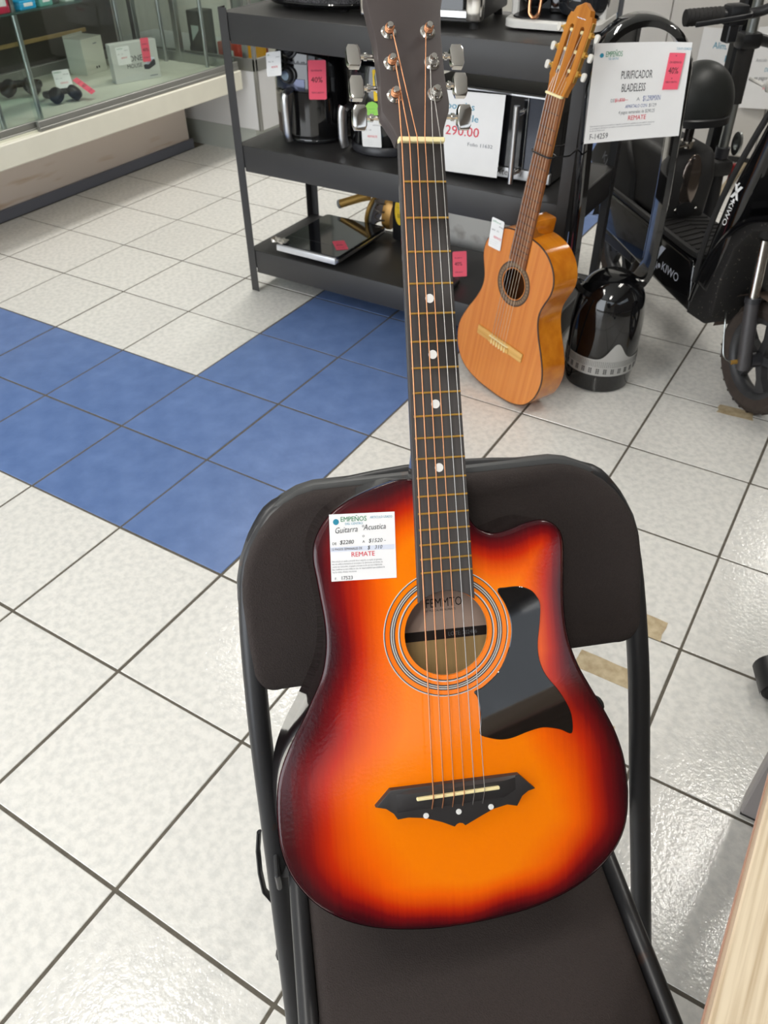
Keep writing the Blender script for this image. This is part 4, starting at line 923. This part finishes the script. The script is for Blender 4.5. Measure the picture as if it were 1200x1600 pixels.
b_ = MB(); b_.T = HB; b_.box((0, .168, .0002), (.026, .012, .0006)); lettering('headstock_print', hs, [('La Bella', -.0125, .164, .011, 'pale', {'sh': .3, 'sx': .6})] if False else [('~~~', -.010, .160, .016, 'pale')], lambda x, y, h: tuple(HB @ Vector((x, y, h))))
for s in (-1, 1):
    pl_ = MB(); pl_.T = HB; pl_.box((s*.0385, .1, -.0085), (.002, .125, .012), .0008); obj('tuner_plate', pl_, M_gold, cgt)
    for y in (.058, .098, .138):
        r_ = MB(); r_.T = HB; r_.tube([(s*.008, y, -.008), (s*.026, y, -.008)], .0042, 12); rl = obj('roller', r_, M_ivory, cgt)
        r_ = MB(); r_.T = HB; r_.tube([(s*.038, y, -.0085), (s*.054, y, -.0085)], .0026, 8); r_.box((s*.042, y, -.0085), (.006, .012, .012), .001); obj('worm_gear', r_, M_gold, rl)
        r_ = MB(); r_.T = HB; q = MB(); plate(q, cr([(-.0055, -.004), (-.003, -.009), (.003, -.009), (.0055, -.004), (.006, .006), (0, .0095), (-.006, .006)], 3), [], -.003, .003, None, None, .0015, 2); r_.add([Matrix.Translation((s*.060, y-.002, -.0085)) @ v for v in q.v], q.f); obj('tuner_button', r_, mat('pearl_button', (218, 214, 206), .25), rl)
for k in range(6):
    x0 = -.0215+.0086*k; xb = -.0285+.0114*k; s = -1 if k < 3 else 1
    yy = ((.058, .098, .138) if k < 3 else (.138, .098, .058))[k if k < 3 else k-3]
    pe = HB @ Vector((s*.0165+(.002*(k-2.5)), yy, -.004))
    obj('guitar_string', MB().tube([(xb, -.662*K, .002), (xb, -.650*K, .005), (x0, 0, .0045), (x0, .004, .0045), tuple(pe)], .0006 if k < 3 else .0005, 6), M_wire if k < 3 else mat('nylon', (216, 196, 170), .3), cgt)
cbz = MB(); cbz.box((0, -.657*K, CT+.0025), (.188*K, .027*K, .006), .001); cbz.box((0, -.663*K, CT+.006), (.082*K, .014*K, .006), .0012)
cbr = obj('bridge', cbz, mat('bridge_wood', (226, 180, 104), .5, col2=(200, 148, 76), vscale=1, stretch=(4, 90, 90)), cgt)
obj('saddle', MB().box((0, -.6495*K, CT+.008), (.078*K, .0028, .008), .0006), M_ivory, cbr)
for k in range(6): obj('string_tie', MB().tube([(-.0285+.0114*k, -.655*K, CT+.0092), (-.0285+.0114*k, -.671*K, CT+.0088)], .0016, 6), M_ivory, cbr)
tag_on(cgt, 'price_sticker', Matrix.Translation((-.100, -.372*K, CT+.001)) @ Matrix.Rotation(.06, 4, 'Z'), .050, .082, M_paper, price_lines(.05, .082), .05, label='white price sticker')
tie = MB()
_p = lambda x, y, z: cgm @ Vector((x, y, z))
ring_ = [_p(.034*math.copysign(abs(math.cos(a))**.5, math.cos(a)), -.135, -.010+.0185*math.copysign(abs(math.sin(a))**.5, math.sin(a))) for a in [2*math.pi*k/18 for k in range(18)]]
tie.tube(ring_, .0022, 6, closed=True); tie.tube([_p(.033, -.135, -.010), Vector((.9715, 1.20, .685)), Vector((.9715, 1.299, .69)), Vector((.962, 1.305, .69)), Vector((.932, 1.305, .69)), Vector((.928, 1.257, .69)), _p(-.02, -.13, -.03)], .0022, 6)
tag(obj('cable_tie', tie, M_black), 'black cord tying the classical guitar neck to the shelf post', 'cord')

# ------------------------------------------------------------------ bladeless purifier
FA = math.radians(31)
fn = thing('bladeless_fan', 'tall glossy black bladeless purifier with perforated silver band beside the classical guitar', 'fan', (1.120, 1.317, 0), FA)
obj('foot_base', MB().lathe([(0, 0), (.094, 0), (.099, .004), (.103, .050), (.103, .062), (0, .062)], 56), M_gloss, fn, 40)
rb = .106
bt = [(.103, .06), (rb, .075), (rb+.001, .16), (rb, .22), (.101, .27), (.090, .305), (.068, .335), (.04, .352), (0, .356)]
obj('body', MB().lathe(cr(bt, 4, False), 64), M_gloss, fn, 60)
def wave(a):     # top of the silver band, climbing into one smooth hump
    d = (a-math.radians(-81)+math.pi) % (2*math.pi)-math.pi
    return .118+.055*math.exp(-(d/.27)**2)
gb = []
for k in range(97):
    a = 2*math.pi*k/96; t = wave(a); gb.append([((rb+.002)*math.cos(a), (rb+.002)*math.sin(a), .064+(t-.064)*j/4) for j in range(5)])
bd_ = obj('silver_band', MB().quadgrid(gb), mat('silver_paint', (186, 186, 184), 0.35, 0.4), fn)
pf = MB()
for k in range(120):
    a = 2*math.pi*k/120; R_ = Matrix.Rotation(a, 3, 'Z')
    for z in ((.074, .080, .086) if k % 4 < 2 else ()): pf.box((R_ @ Vector((rb+.0022, 0, 0)))+Vector((0, 0, z)), (.0008, .0036, .0042), R=R_)
    for z in (.096, .101, .106, .111): pf.box((R_ @ Vector((rb+.0022, 0, 0)))+Vector((0, 0, z)), (.0006, .0020, .0020), R=R_)
o_ = obj('perforation', pf, M_black, bd_, 0, weld=False); o_['kind'] = 'stuff'
pth = []
hw, zb, zt, rc = .112, .295, .885, .085
for k in range(25): a = math.pi*k/24; pth.append((hw*math.cos(a), zt+hw*math.sin(a)))
for z in (.8, .7, .6, .5, .42): pth.append((-hw, z))
for k in range(9): a = math.pi+math.pi/2*k/8; pth.append((-hw+rc+rc*math.cos(a), zb+rc+rc*math.sin(a)))
for k in range(9): a = 1.5*math.pi+math.pi/2*k/8; pth.append((hw-rc+rc*math.cos(a), zb+rc+rc*math.sin(a)))
for z in (.42, .5, .6, .7, .8): pth.append((hw, z))
secs = []; N = len(pth)
for k in range(N):
    a, b = Vector(pth[k-1]), Vector(pth[(k+1) % N]); tg = (b-a).normalized(); nr = Vector((tg.y, -tg.x)); p = Vector(pth[k])
    dpth = .046
    prof = [(-.010, -dpth), (.004, -dpth-.003), (.011, -dpth+.01), (.012, dpth*.6), (.006, dpth), (-.006, dpth), (-.010, dpth*.4)]
    secs.append([(p.x+nr.x*q, w_, p.y+nr.y*q) for q, w_ in prof]+[(p.x+nr.x*prof[0][0], prof[0][1], p.y+nr.y*prof[0][0])])
secs.append(secs[0])
secs = [[(x-.030*max(0, (z-.35))/.6-.022, y-.03*max(0, min(1, (z-.36)/.22)), z) for x, y, z in s_] for s_ in secs]
obj('air_loop', MB().quadgrid(secs), M_gloss, fn, 40)
obj('power_cord', MB().tube(cr([(-.09, -.07, .30), (-.114, -.07, .24), (-.113, -.05, .12), (-.116, -.02, .012), (-.11, .05, .005)], 6, False), .003, 8), M_black, fn)
PB = lambda u, v: -.006*math.sin(math.pi*u)*(.4+.6*v)+.010*max(0, u-.8)/.2*v+.02*max(0, u-.75)*max(0, .3-v)
sc_c = [(1.0133, 1.1524, .956), (1.2063, 1.2684, .9581), (1.2217, 1.2777, .7503), (1.0195, 1.1562, .7322)]
shr, Q = sheet_obj('price_sheet', 'white paper sheet reading PURIFICADOR BLADELESS taped on the purifier loop', 'sign', sc_c, M_paper,
    [('EMPEÑOS', .125, .87, .075, 'green', {'b': .02, 'sx': .55}), ('DEL CENTRO', .16, .84, .03, 'teal', {'sx': .6}), ('ARTICULO USADO', .80, .925, .032, 'teal', {'sx': .75}),
     ('PURIFICADOR', .315, .645, .118, 'black', {'sx': .44, 'b': .0035}), ('BLADELESS', .335, .515, .118, 'black', {'sx': .44, 'b': .0035}), ('DE', .235, .415, .05, 'grey', {'sx': .7}), ('$1,830', .28, .415, .055, 'red', {'sx': .7}), ('A', .51, .415, .05, 'grey'), ('$1,290MXN', .575, .41, .080, 'navy', {'sx': .46}),
     ('APARTALO CON', .40, .345, .05, 'navy', {'sx': .6}), ('$129', .645, .345, .05, 'grey', {'sx': .8}), ('4 pagos semanales de $290.25', .335, .285, .052, 'grey', {'sx': .6}), ('REMATE', .44, .215, .07, 'red', {'b': .03, 'sx': .75}),
     ('Este articulo es usado y procede de un empeño, se vende sin garantia, una vez salida la mercancia', .045, .172, .024, 'grey', {'sx': .72}), ('no se acepta la devolucion, asi mismo, no cuenta con instructivo, empaque y accesorios', .045, .148, .024, 'grey', {'sx': .76}), ('de uso con el fabricante', .045, .124, .024, 'grey', {'sx': .7}), ('F-14259', .05, .04, .085, 'black', {'sx': .72, 'b': .004})],
    [(disc2(.085, .885, .022, 14), 'teal'), (rect(.275, .428, .42, .432), 'red')], PB)
def pk(u, v, h): return tuple(Q(u, v, .0045+h))
b_ = MB(); b_.quadgrid([[pk(.775+.155*i/4+.03*(j/6-.5), .52+.375*j/6, 0) for j in range(7)] for i in range(5)])
ptg = obj('discount_tag', b_, M_pink, shr, 40); ptg['label'] = 'pink 40 percent tag'
lettering('discount_print', ptg, [('40%', .80, .685, .095, 'dark', {'sx': .62}), ('EN REMATE', .80, .79, .03, 'dark', {'sx': .75}), ('DESCUENTO', .785, .59, .026, 'dark', {'sx': .75}), ('x', .85, .86, .03, 'dark'), ('x', .835, .63, .03, 'dark')], pk)

# ------------------------------------------------------------------ electric scooter bike
bk_ = thing('electric_bike', 'small black seated electric bike with white lettering on its skirt', 'bike', (1.57, 1.381, 0), math.radians(-45))
RW = .165
M_tyre = mat('tyre_dusty', (62, 52, 46), 0.85, var=.25, vscale=60); M_rimp = mat('rim_grey', (66, 66, 68), 0.45, 0.3, var=.2, vscale=40); M_fork = mat('fork_grey', (74, 72, 74), .45, .3)
M_body = mat('bike_gloss', (14, 14, 16), 0.1, coat=.5); M_mattb = mat('bike_matt', (31, 30, 30), .6, var=.15, vscale=40)
M_dirt = mat('bike_dirty', (24, 23, 23), .55, col2=(112, 104, 96), vscale=130, contrast=(.26, .31), detail=1)
def wheel(cx, steer=0.0):
    Mx = Matrix.Translation((cx, 0, RW)) @ Matrix.Rotation(steer, 4, 'Z')
    P = lambda r, a, y: Mx @ Vector((r*math.cos(a), y, r*math.sin(a)))
    prof = [(RW-.045, -.024), (RW-.022, -.033), (RW-.006, -.024), (RW, 0), (RW-.006, .024), (RW-.022, .033), (RW-.045, .024)]
    t = MB().quadgrid([[P(r, 2*math.pi*k/56, y) for r, y in prof] for k in range(57)]); ty = obj('tyre', t, M_tyre, bk_, 50)
    gv = MB()
    for k in range(56):
        a = 2*math.pi*k/56; Rm = (Mx.to_3x3() @ Matrix.Rotation(-a, 3, 'Y'))
        gv.box(P(RW-.003, a, .012*(1 if k % 2 else -1)), (.006, .022, .006), R=Rm)
    obj('tread', gv, M_tyre, ty, 0)
    prof = [(RW-.044, -.024), (RW-.058, -.022), (RW-.066, -.010), (RW-.066, .010), (RW-.058, .022), (RW-.044, .024)]
    rm = obj('rim', MB().quadgrid([[P(r, 2*math.pi*k/56, y) for r, y in prof] for k in range(57)]), M_rimp, bk_, 50)
    for k in range(5):
        a = 2*math.pi*(k+.15)/5; s = MB(); q = MB(); q.add([(r, y, z) for r, hwz in ((.02, .013), (.06, .011), (RW-.062, .024)) for y in (-.012, .012) for z in (-hwz, hwz)], [[0, 2, 6, 4], [4, 6, 10, 8], [1, 5, 7, 3], [5, 9, 11, 7], [0, 4, 5, 1], [4, 8, 9, 5], [2, 3, 7, 6], [6, 7, 11, 10]])
        s.add([Mx @ Matrix.Rotation(-a, 4, 'Y') @ v for v in q.v], q.f); obj('spoke', s, M_rimp, bk_, 0)
    hb_ = MB(); hb_.add(*[(lambda m: ([Mx @ v for v in m.v], m.f))(MB().tube([(0, -.045, 0), (0, .045, 0)], .024, 18))][0]); obj('hub', hb_, M_frypanel, bk_)
    return Mx
W1 = wheel(0.0); wheel(-.86)
for s in (-1, 1):
    obj('fork_leg', MB().tube([(.012, s*.062, RW-.02), (-.035, s*.062, .335)], .020, 16), M_fork, bk_)
    obj('fork_stanchion', MB().tube([(-.035, s*.062, .335), (-.058, s*.062, .50)], .0145, 16), M_chrome, bk_)
    obj('axle_nut', MB().tube([(0, s*.062, RW), (0, s*.098, RW)], .007, 6), M_gold, bk_)
    obj('dust_cap', MB().tube([(-.035, s*.062, .330), (-.037, s*.062, .345)], .0215, 16), M_frypanel, bk_)
obj('fork_crown', MB().box((-.066, 0, .53), (.06, .17, .05), .012, 2), M_mattb, bk_)
obj('brake_cable', MB().tube(cr([(-.10, -.085, .27), (-.075, -.10, .26), (-.055, -.10, .20), (-.035, -.10, .165), (0, -.098, .165)], 5, False), .0022, 6), M_alu, bk_)
mg = [[((RW+.022)*math.cos(a), y, RW+(RW+.022)*math.sin(a)+.0*abs(y)) for y in (-.05, -.03, 0, .03, .05)] for a in [math.radians(60+115*k/16) for k in range(17)]]
obj('mudguard', MB().quadgrid(mg), mat('mudguard_brown', (96, 80, 70), .7, var=.3, vscale=40), bk_)
def slabxz(prof, y0, y1, bev=.012, seg=2):
    m = MB(); q = MB(); plate(q, prof, [], y0, y1, None, None, bev, seg)
    return m.add([Vector((v.x, v.z, v.y)) for v in q.v], [f[::-1] for f in q.f])
def slab2(prof, hw_, bev=.015, seg=3):
    """profile in xz, symmetric about y=0, rounded both sides"""
    m = slabxz(prof, 0, hw_, bev, seg); k = len(m.v); vs = [Vector((v.x, -v.y, v.z)) for v in m.v]
    return m.add(vs, [f[::-1] for f in m.f])
skp = [(-.24, .205), (-.27, .335), (-.29, .36), (-.92, .375), (-.90, .25), (-.55, .222)]
sk_ = obj('skirt', slab2(skp, .112, .014), M_body, bk_, 40)
fb_ = obj('footboard', MB().prism(rrect(-.60, -.098, -.285, .098, .02, 4), .35, .3745, .004), M_mattb, bk_)
rd = MB()
for k in range(9):
    x = -.565+.032*k
    for s in (-1, 1): rd.add([(x, s*.002, .3745), (x+.008, s*.002, .3745), (x+.030, s*.085, .3745), (x+.022, s*.085, .3745), (x, s*.002, .378), (x+.008, s*.002, .378), (x+.030, s*.085, .378), (x+.022, s*.085, .378)], [[4, 5, 6, 7], [0, 4, 7, 3], [1, 2, 6, 5], [2, 3, 7, 6]] if s > 0 else [[7, 6, 5, 4], [3, 7, 4, 0], [5, 6, 2, 1], [6, 7, 3, 2]])
obj('footboard_ridges', rd, M_mattb, fb_, 0)
obj('footboard_edge', MB().tube(cr([(-.88, -.104, .385), (-.5, -.106, .378), (-.30, -.104, .374), (-.27, -.09, .378), (-.262, 0, .385)], 5, False), .011, 8), M_mattb, bk_)
# leg shield and belly
ls = [(-.235, .30), (-.215, .46), (-.185, .60), (-.125, .76), (-.075, .90), (-.045, .90), (-.07, .74), (-.105, .60), (-.125, .46), (-.165, .30)]
lso = obj('leg_shield', slab2(ls, .125, .028, 4), M_body, bk_, 50)
obj('shield_edge', MB().tube(cr([(-.24, -.118, .31), (-.222, -.126, .46), (-.19, -.126, .60), (-.13, -.122, .76), (-.08, -.11, .88)], 5, False), .008, 8), M_mattb, bk_)
bl = [(-.245, .207), (-.225, .30), (-.19, .40), (-.14, .49), (-.07, .555), (0.0, .585), (.02, .56), (-.05, .53), (-.105, .46), (-.125, .36), (-.12, .256), (-.15, .215)]
obj('belly_panel', slab2(bl, .117, .008, 2), M_dirt, bk_, 40)
obj('belly_edge', MB().tube(cr([(-.236, -.114, .25), (-.20, -.119, .385), (-.14, -.119, .49), (-.07, -.119, .553), (.01, -.115, .585)], 5, False), .009, 8), M_body, bk_)
# emblem and lettering, as flat print on the skirt and shield (right side, y negative)
def xmark(cx, cy, s, sx=1.0):
    out = []
    for a, b in (((-.5, -1), (.15, 1)), ((.5, -1), (-.15, 1))):
        for o1, o2 in ((0, .28),): out.append([(cx+(a[0])*s*sx, cy+a[1]*s*.6), (cx+(a[0]+o2)*s*sx, cy+a[1]*s*.6), (cx+(b[0]+o2*.6+(.28 if b[0] > 0 else -.45))*s*sx, cy+b[1]*s*.6), (cx+(b[0]+(.28 if b[0] > 0 else -.45))*s*sx, cy+b[1]*s*.6)])
    out.append(disc2(cx+.05*s, cy-.85*s, .17*s, 12)); return out
WS = lambda x, y, h: (x, -.1125-h, y)
lettering('skirt_print', sk_, [('KIWO', -.432, .266, .038, 'pale', {'b': .008})], WS, [(q, 'pale') for q in [[(-.50, .255), (-.478, .255), (-.455, .30), (-.43, .335), (-.455, .335), (-.475, .31)], [(-.525, .325), (-.50, .33), (-.462, .28), (-.452, .258), (-.475, .262)], [(-.53, .30), (-.515, .30), (-.49, .278), (-.505, .278)], disc2(-.446, .272, .008, 10)]])
WF = lambda x, y, h: (-.155+(y-.55)*.30-.012-.0, -.1262-h, y+x) if False else (x-.165+(y-.5)*.18, -.1255-h, y)
EM = lambda q: [(.0+(x-.06)*.62, .602+(y-.605)*.62) for x, y in q]
lettering('shield_print', lso, [('KIWO', -.009, .578, .026, 'white', {'b': .008, 'rot': -math.pi/2})], WF, [(EM(q), 'white') for q in [[(.03, .575), (.048, .575), (.09, .635), (.072, .635)], [(.072, .575), (.09, .575), (.048, .635), (.03, .635)], [(.046, .632), (.056, .632), (.062, .645), (.052, .645)], disc2(.062, .568, .008, 10)]])
# seat, post, battery box
st = MB(); st.sphere((-.615, 0, .695), 1.0, 36, (.085, .118, .125), -.18, 1.0)
obj('seat', st, mat('seat_vinyl', (36, 38, 37), .42), bk_, 60)
obj('seat_base', MB().prism(cr([(-.70, 0), (-.67, -.09), (-.60, -.112), (-.54, -.07), (-.525, 0), (-.54, .07), (-.60, .112), (-.67, .09)], 4), .655, .678, .004), M_black, bk_)
obj('seat_post', MB().tube([(-.615, 0, .40), (-.615, 0, .675)], .0145, 16), M_chrome.copy() if False else mat('post_dark', (60, 56, 54), .25, .7), bk_)
obj('seat_clamp', MB().tube([(-.615, 0, .575), (-.615, 0, .598)], .022, 16).tube([(-.60, .0, .588), (-.57, -.07, .590)], .005, 8), M_chrome, bk_)
bp_ = [(-.555, .375), (-.545, .50), (-.57, .565), (-.60, .58), (-.80, .58), (-.84, .45), (-.84, .375)]
bb = obj('battery_box', slab2(bp_, .092, .03, 4), M_mattb, bk_, 50)
obj('post_recess', MB().sphere((-.553, 0, .49), 1.0, 20, (.012, .036, .085)), mat('recess_chrome', (120, 110, 104), .12, .9), bb, 60)
obj('charge_port', MB().lathe([(.0, 0), (.022, 0), (.022, .006), (0, .008)], 20, (-.548, 0, .408), sx=1, sy=1.4, R=Matrix.Rotation(math.pi/2, 3, 'Y')), M_black, bb)
for s in (-1, 1): obj('port_screw', MB().sphere((-.543, s*.036, .408), .0055, 10), M_chrome, bb)
obj('rear_fender', MB().quadgrid([[(-.86+(RW+.03)*math.cos(a), y, RW+(RW+.03)*math.sin(a)) for y in (-.055, 0, .055)] for a in [math.radians(15+150*k/14) for k in range(15)]]), M_mattb, bk_)
rp = [(-.70, .30), (-.72, .47), (-.80, .56), (-1.0, .52), (-1.06, .44), (-.98, .36), (-.84, .36)]
rpo = obj('rear_panel', slab2(rp, .105, .02, 3), M_mattb, bk_, 50)
lettering('rear_print', rpo, [('KIWO', -.95, .46, .045, 'grey', {'b': .015, 'rot': -.5})], lambda x, y, h: (x, -.1055-h, y))
obj('swing_arm', MB().box((-.78, -.07, .20), (.22, .02, .04), .006).box((-.78, .07, .20), (.22, .02, .04), .006), M_frypanel, bk_)
# steering column and handlebar
obj('steering_column', MB().tube([(-.066, 0, .5), (-.13, 0, .80), (-.185, 0, 1.03)], .022, 14), M_black, bk_)
obj('handlebar', MB().tube(cr([(-.262, -.24, .995), (-.235, -.14, 1.0), (-.19, -.06, 1.04), (-.185, .06, 1.04), (-.235, .14, 1.0), (-.262, .24, .995)], 5, False), .012, 12), M_black, bk_)
for s in (-1, 1):
    g_ = MB().tube([(-.276, s*.305, .990), (-.262, s*.215, .994)], .0185, 18)
    go_ = obj('handle_grip', g_, M_rubber, bk_); gq = MB()
    for k in range(8): gq.tube([Vector((-.276, s*.305, .990)).lerp(Vector((-.262, s*.215, .994)), .08+.115*k), Vector((-.276, s*.305, .990)).lerp(Vector((-.262, s*.215, .994)), .12+.115*k)], .0195, 14)
    obj('grip_ribs', gq, M_rubber, go_)
    obj('switch_block', MB().box((-.254, s*.185, .995), (.045, .05, .045), .008, 2), M_black, bk_)
    obj('brake_lever', MB().tube(cr([(-.235, s*.16, 1.0), (-.20, s*.18, 1.0), (-.205, s*.25, .992), (-.215, s*.31, .985)], 4, False), .006, 8, flat=(1, .6)), M_black, bk_)
obj('switch_foot', MB().box((-.250, -.19, .957), (.03, .028, .04), .003), M_black, bk_)

# ------------------------------------------------------------------ kick scooter standing behind the bike
def BW(x, y, z): c_ = math.cos(math.radians(-45)); s_ = math.sin(math.radians(-45)); return Vector((1.57+x*c_-y*s_, 1.381+x*s_+y*c_, z))
KS = BW(-.86, .30, 0)
ks = thing('kick_scooter', 'black and silver folding kick scooter with red hooks standing behind the seated bike', 'scooter', (KS.x, KS.y, 0), math.radians(-45))
obj('stem', MB().span((-.075, -.02, .06), (-.03, .035, 1.02), .008), M_black, ks)
obj('inner_tube', MB().tube([(.012, 0, .45), (.0, 0, 1.05)], .017, 16), M_alu, ks)
obj('foam_sleeve', MB().tube([(.004, 0, .63), (.0, 0, .80)], .027, 16), M_rubber, ks)
obj('clamp', MB().box((.0, 0, .815), (.06, .075, .05), .014, 2), M_black, ks)
obj('bar', MB().tube(cr([(.0, .02, .82), (.01, .10, .80), (.02, .2, .765), (.02, .28, .76)], 4, False), .017, 12), M_black, ks)
obj('quick_release', MB().lathe([(.014, -.004), (.026, -.004), (.026, .004), (.014, .004), (.014, -.004)], 20, (.02, .045, .50), sy=1.5, R=Matrix.Rotation(math.pi/2, 3, 'X')), M_alu, ks)
obj('collar', MB().tube([(.012, 0, .455), (.012, 0, .49)], .024, 14), M_frypanel, ks)
obj('fold_joint', MB().box((.008, .0, .425), (.085, .075, .055), .016, 2), M_mattb, ks)
obj('lower_stem', MB().tube([(.008, 0, .41), (.05, 0, .08)], .026, 14), M_black, ks)
M_red = mat('scooter_red', (150, 32, 34), .4)
obj('hook', MB().add([(a, b, c) for b in (-.045, -.03) for a, c in ((-.03, .41), (-.01, .415), (.0, .35), (-.05, .345))], [[0, 1, 2, 3], [7, 6, 5, 4], [0, 4, 5, 1], [1, 5, 6, 2], [2, 6, 7, 3], [3, 7, 4, 0]]), M_red, ks, 0)
obj('hook', MB().box((.03, .05, .40), (.02, .02, .07), .004), M_red, ks)
obj('deck', MB().span((-.46, -.07, .055), (.08, .07, .095), .012, 2), M_black, ks)
for x in (.07, -.47): obj('wheel', MB().lathe([(.02, -.02), (.048, -.02), (.055, -.01), (.055, .01), (.048, .02), (.02, .02)], 28, (x, 0, .055), R=Matrix.Rotation(math.pi/2, 3, 'X')), M_rubber, ks)
obj('latch', MB().tube([(.10+.0*t, .10+.055*max(-1, min(1, 1.6*math.cos(t))), .70+.018*math.sin(t)) for t in [2*math.pi*k/24 for k in range(24)]], .0075, 8, closed=True).tube([(.02, .03, .705), (.10, .03, .70)], .006, 8), M_white, ks)

# ------------------------------------------------------------------ tall white cabinet, sheets on it, dark cabinet
wcab = thing('white_cabinet', 'tall white cabinet with a vertical seam behind the bikes', 'cabinet', (.28, 3.72, 0))
M_cab = mat('cabinet_white', (206, 202, 196), .45)
obj('carcass', MB().span((0, .02, .03), (1.3, .6, 1.9), .004), M_cab, wcab)
for x0, x1 in ((.002, .245), (.249, .80), (.804, 1.298)): obj('door', MB().span((x0, 0, .04), (x1, .02, 1.88), .003), M_cab, wcab)
obj('plinth_base', MB().span((.02, .04, 0), (1.28, .58, .03)), M_steel_dk, wcab)
sheet_obj('notice_sheet', 'white notice with blue lettering on the tall cabinet left of the scooter stem', 'sign', [(.70, 3.712, .60), (.95, 3.712, .60), (.95, 3.712, .29), (.70, 3.712, .29)], M_paper,
    [('Alim.', .25, .72, .13, 'teal', {'b': .02}), ('P', .52, .55, .13, 'teal', {'b': .02}), ('Marca', .25, .40, .13, 'teal', {'b': .02}), ('$3,', .36, .24, .13, 'red', {'b': .02})])
sheet_obj('notice_sheet', 'white notice with grey and red lines at the picture edge right of the scooter stem', 'sign', [(.955, 3.70, .62), (1.21, 3.66, .66), (1.21, 3.64, .30), (.955, 3.70, .27)], M_paper,
    [('ESCUELA', .1, .80, .07, 'grey'), ('Articulo usado de', .1, .58, .06, 'grey'), ('DE $    A $', .3, .46, .07, 'teal'), ('en pagos semanales', .15, .36, .07, 'black'), ('REMATE', .35, .24, .08, 'red', {'b': .02})])
dk = thing('dark_cabinet', 'black upright cabinet far behind the purifier loop', 'cabinet', (-.02, 4.6, 0))
obj('carcass', MB().span((0, 0, 0), (.34, .4, 1.7), .006), M_black, dk); obj('door', MB().span((.01, -.016, .05), (.33, 0, 1.66), .004), M_frypanel, dk); obj('pull', MB().span((.03, -.03, .8), (.045, -.016, 1.0), .003), M_alu, dk)
bp2 = thing('blue_window_panel', 'blue and pale striped panel standing in for a window beyond the purifier', 'window_panel', (.05, 5.98, .0))
obj('window_panel', MB().span((-.55, 0, .1), (.25, .015, 1.2), .002), mat('window_panel_blue', (92, 130, 168), .5), bp2)  # flat striped panel stands in for a bluish window
for k in range(4): obj('stripe', MB().span((-.55, -.002, .2+.22*k), (.25, 0, .26+.22*k)), mat('window_panel_pale', (168, 196, 214), .5), bp2)
struct('trim_1', MB().span((1.035, 2.75, 0), (1.07, 3.70, .022), .004), mat('threshold_beige', (176, 160, 132), .6, var=.2, vscale=20))

# ------------------------------------------------------------------ table, caster, tape on the floor
tb = thing('wooden_table', 'pale wood grain table top at the lower right corner', 'table', (1.79, -.93, 0))
M_oak = mat('pale_oak', (214, 198, 172), .45, col2=(176, 154, 124), vscale=1, stretch=(210, 5, 60), contrast=(.34, .6), detail=6)
obj('table_top', MB().span((0, -.75, .722), (.75, 1.02, .747), .0015), M_oak, tb)
obj('edge_band', MB().span((-.0012, -.75, .7225), (.0004, 1.02, .7262)), mat('edge_band_pink', (186, 150, 132), .5), tb)
M_leg = mat('table_leg_grey', (150, 144, 143), .5)
for y in (-.70, .938):
    obj('leg', MB().span((.068, y-.0, .004), (.13, y+.045, .722), .004), M_leg, tb)
    obj('leg_foot', MB().span((.07, y+.002, 0), (.128, y+.043, .005)), M_rubber, tb)
cs_ = thing('caster', 'black swivel chair caster on the white floor at the right edge', 'wheel', (1.852, .318, 0), .4); cs_.scale = (1.2, 1.2, 1.2)
for y in (-.016, .016): obj('wheel', MB().lathe([(.0, -.010), (.022, -.010), (.027, -.005), (.027, .005), (.022, .010), (0, .010)], 24, (0, y, .027), R=Matrix.Rotation(math.pi/2, 3, 'X')), M_rubber, cs_)
obj('hood', MB().quadgrid([[(.031*math.cos(a), y, .029+.031*math.sin(a)) for y in (-.03, -.026, 0, .026, .03)] for a in [math.radians(-10+200*k/14) for k in range(15)]]), M_black, cs_)
obj('spindle', MB().tube([(.02, 0, .05), (.02, 0, .13)], .006, 10), M_steel, cs_)
obj('star_base_arm', MB().tube([(.02, 0, .12), (.32, .05, .16)], [.016, .024], 10), M_black, cs_)
M_tape = mat('old_tape', (198, 182, 150), .65, col2=(164, 144, 112), vscale=45, contrast=(.3, .7))
for lb_, loc_, rz_, L_, W_ in (('beige tape strip below the front wheel of the electric bike', (1.553, 1.330, 0), .06, .105, .048), ('beige tape strip just right of the chair backrest', (1.566, .362, 0), .0, .11, .062), ('beige tape strip seen between guitar and right chair tube', (1.545, .198, 0), .0, .125, .05), ('scrap of beige tape beside the right chair knob', (1.565, .045, 0), .05, .09, .05)):
    b_ = MB(); random.seed(hash(L_) % 97)
    o = []
    for x in (-1, -.3, .3): o.append((x*L_/2+random.uniform(-.002, .002), -W_/2+random.uniform(-.0015, .0015)))
    for y in (-1, -.3, .4): o.append((L_/2+random.uniform(-.004, .004), y*W_/2))
    for x in (1, .3, -.3): o.append((x*L_/2+random.uniform(-.002, .002), W_/2+random.uniform(-.0015, .0015)))
    for y in (1, .3, -.4): o.append((-L_/2+random.uniform(-.004, .004), y*W_/2))
    b_.prism(o, .0, .0007); tp_ = obj('floor_tape', b_, M_tape, None, 0); tp_.location = loc_; tp_.rotation_euler = (0, 0, rz_); tag(tp_, lb_, 'tape', 'tape strips on the floor')
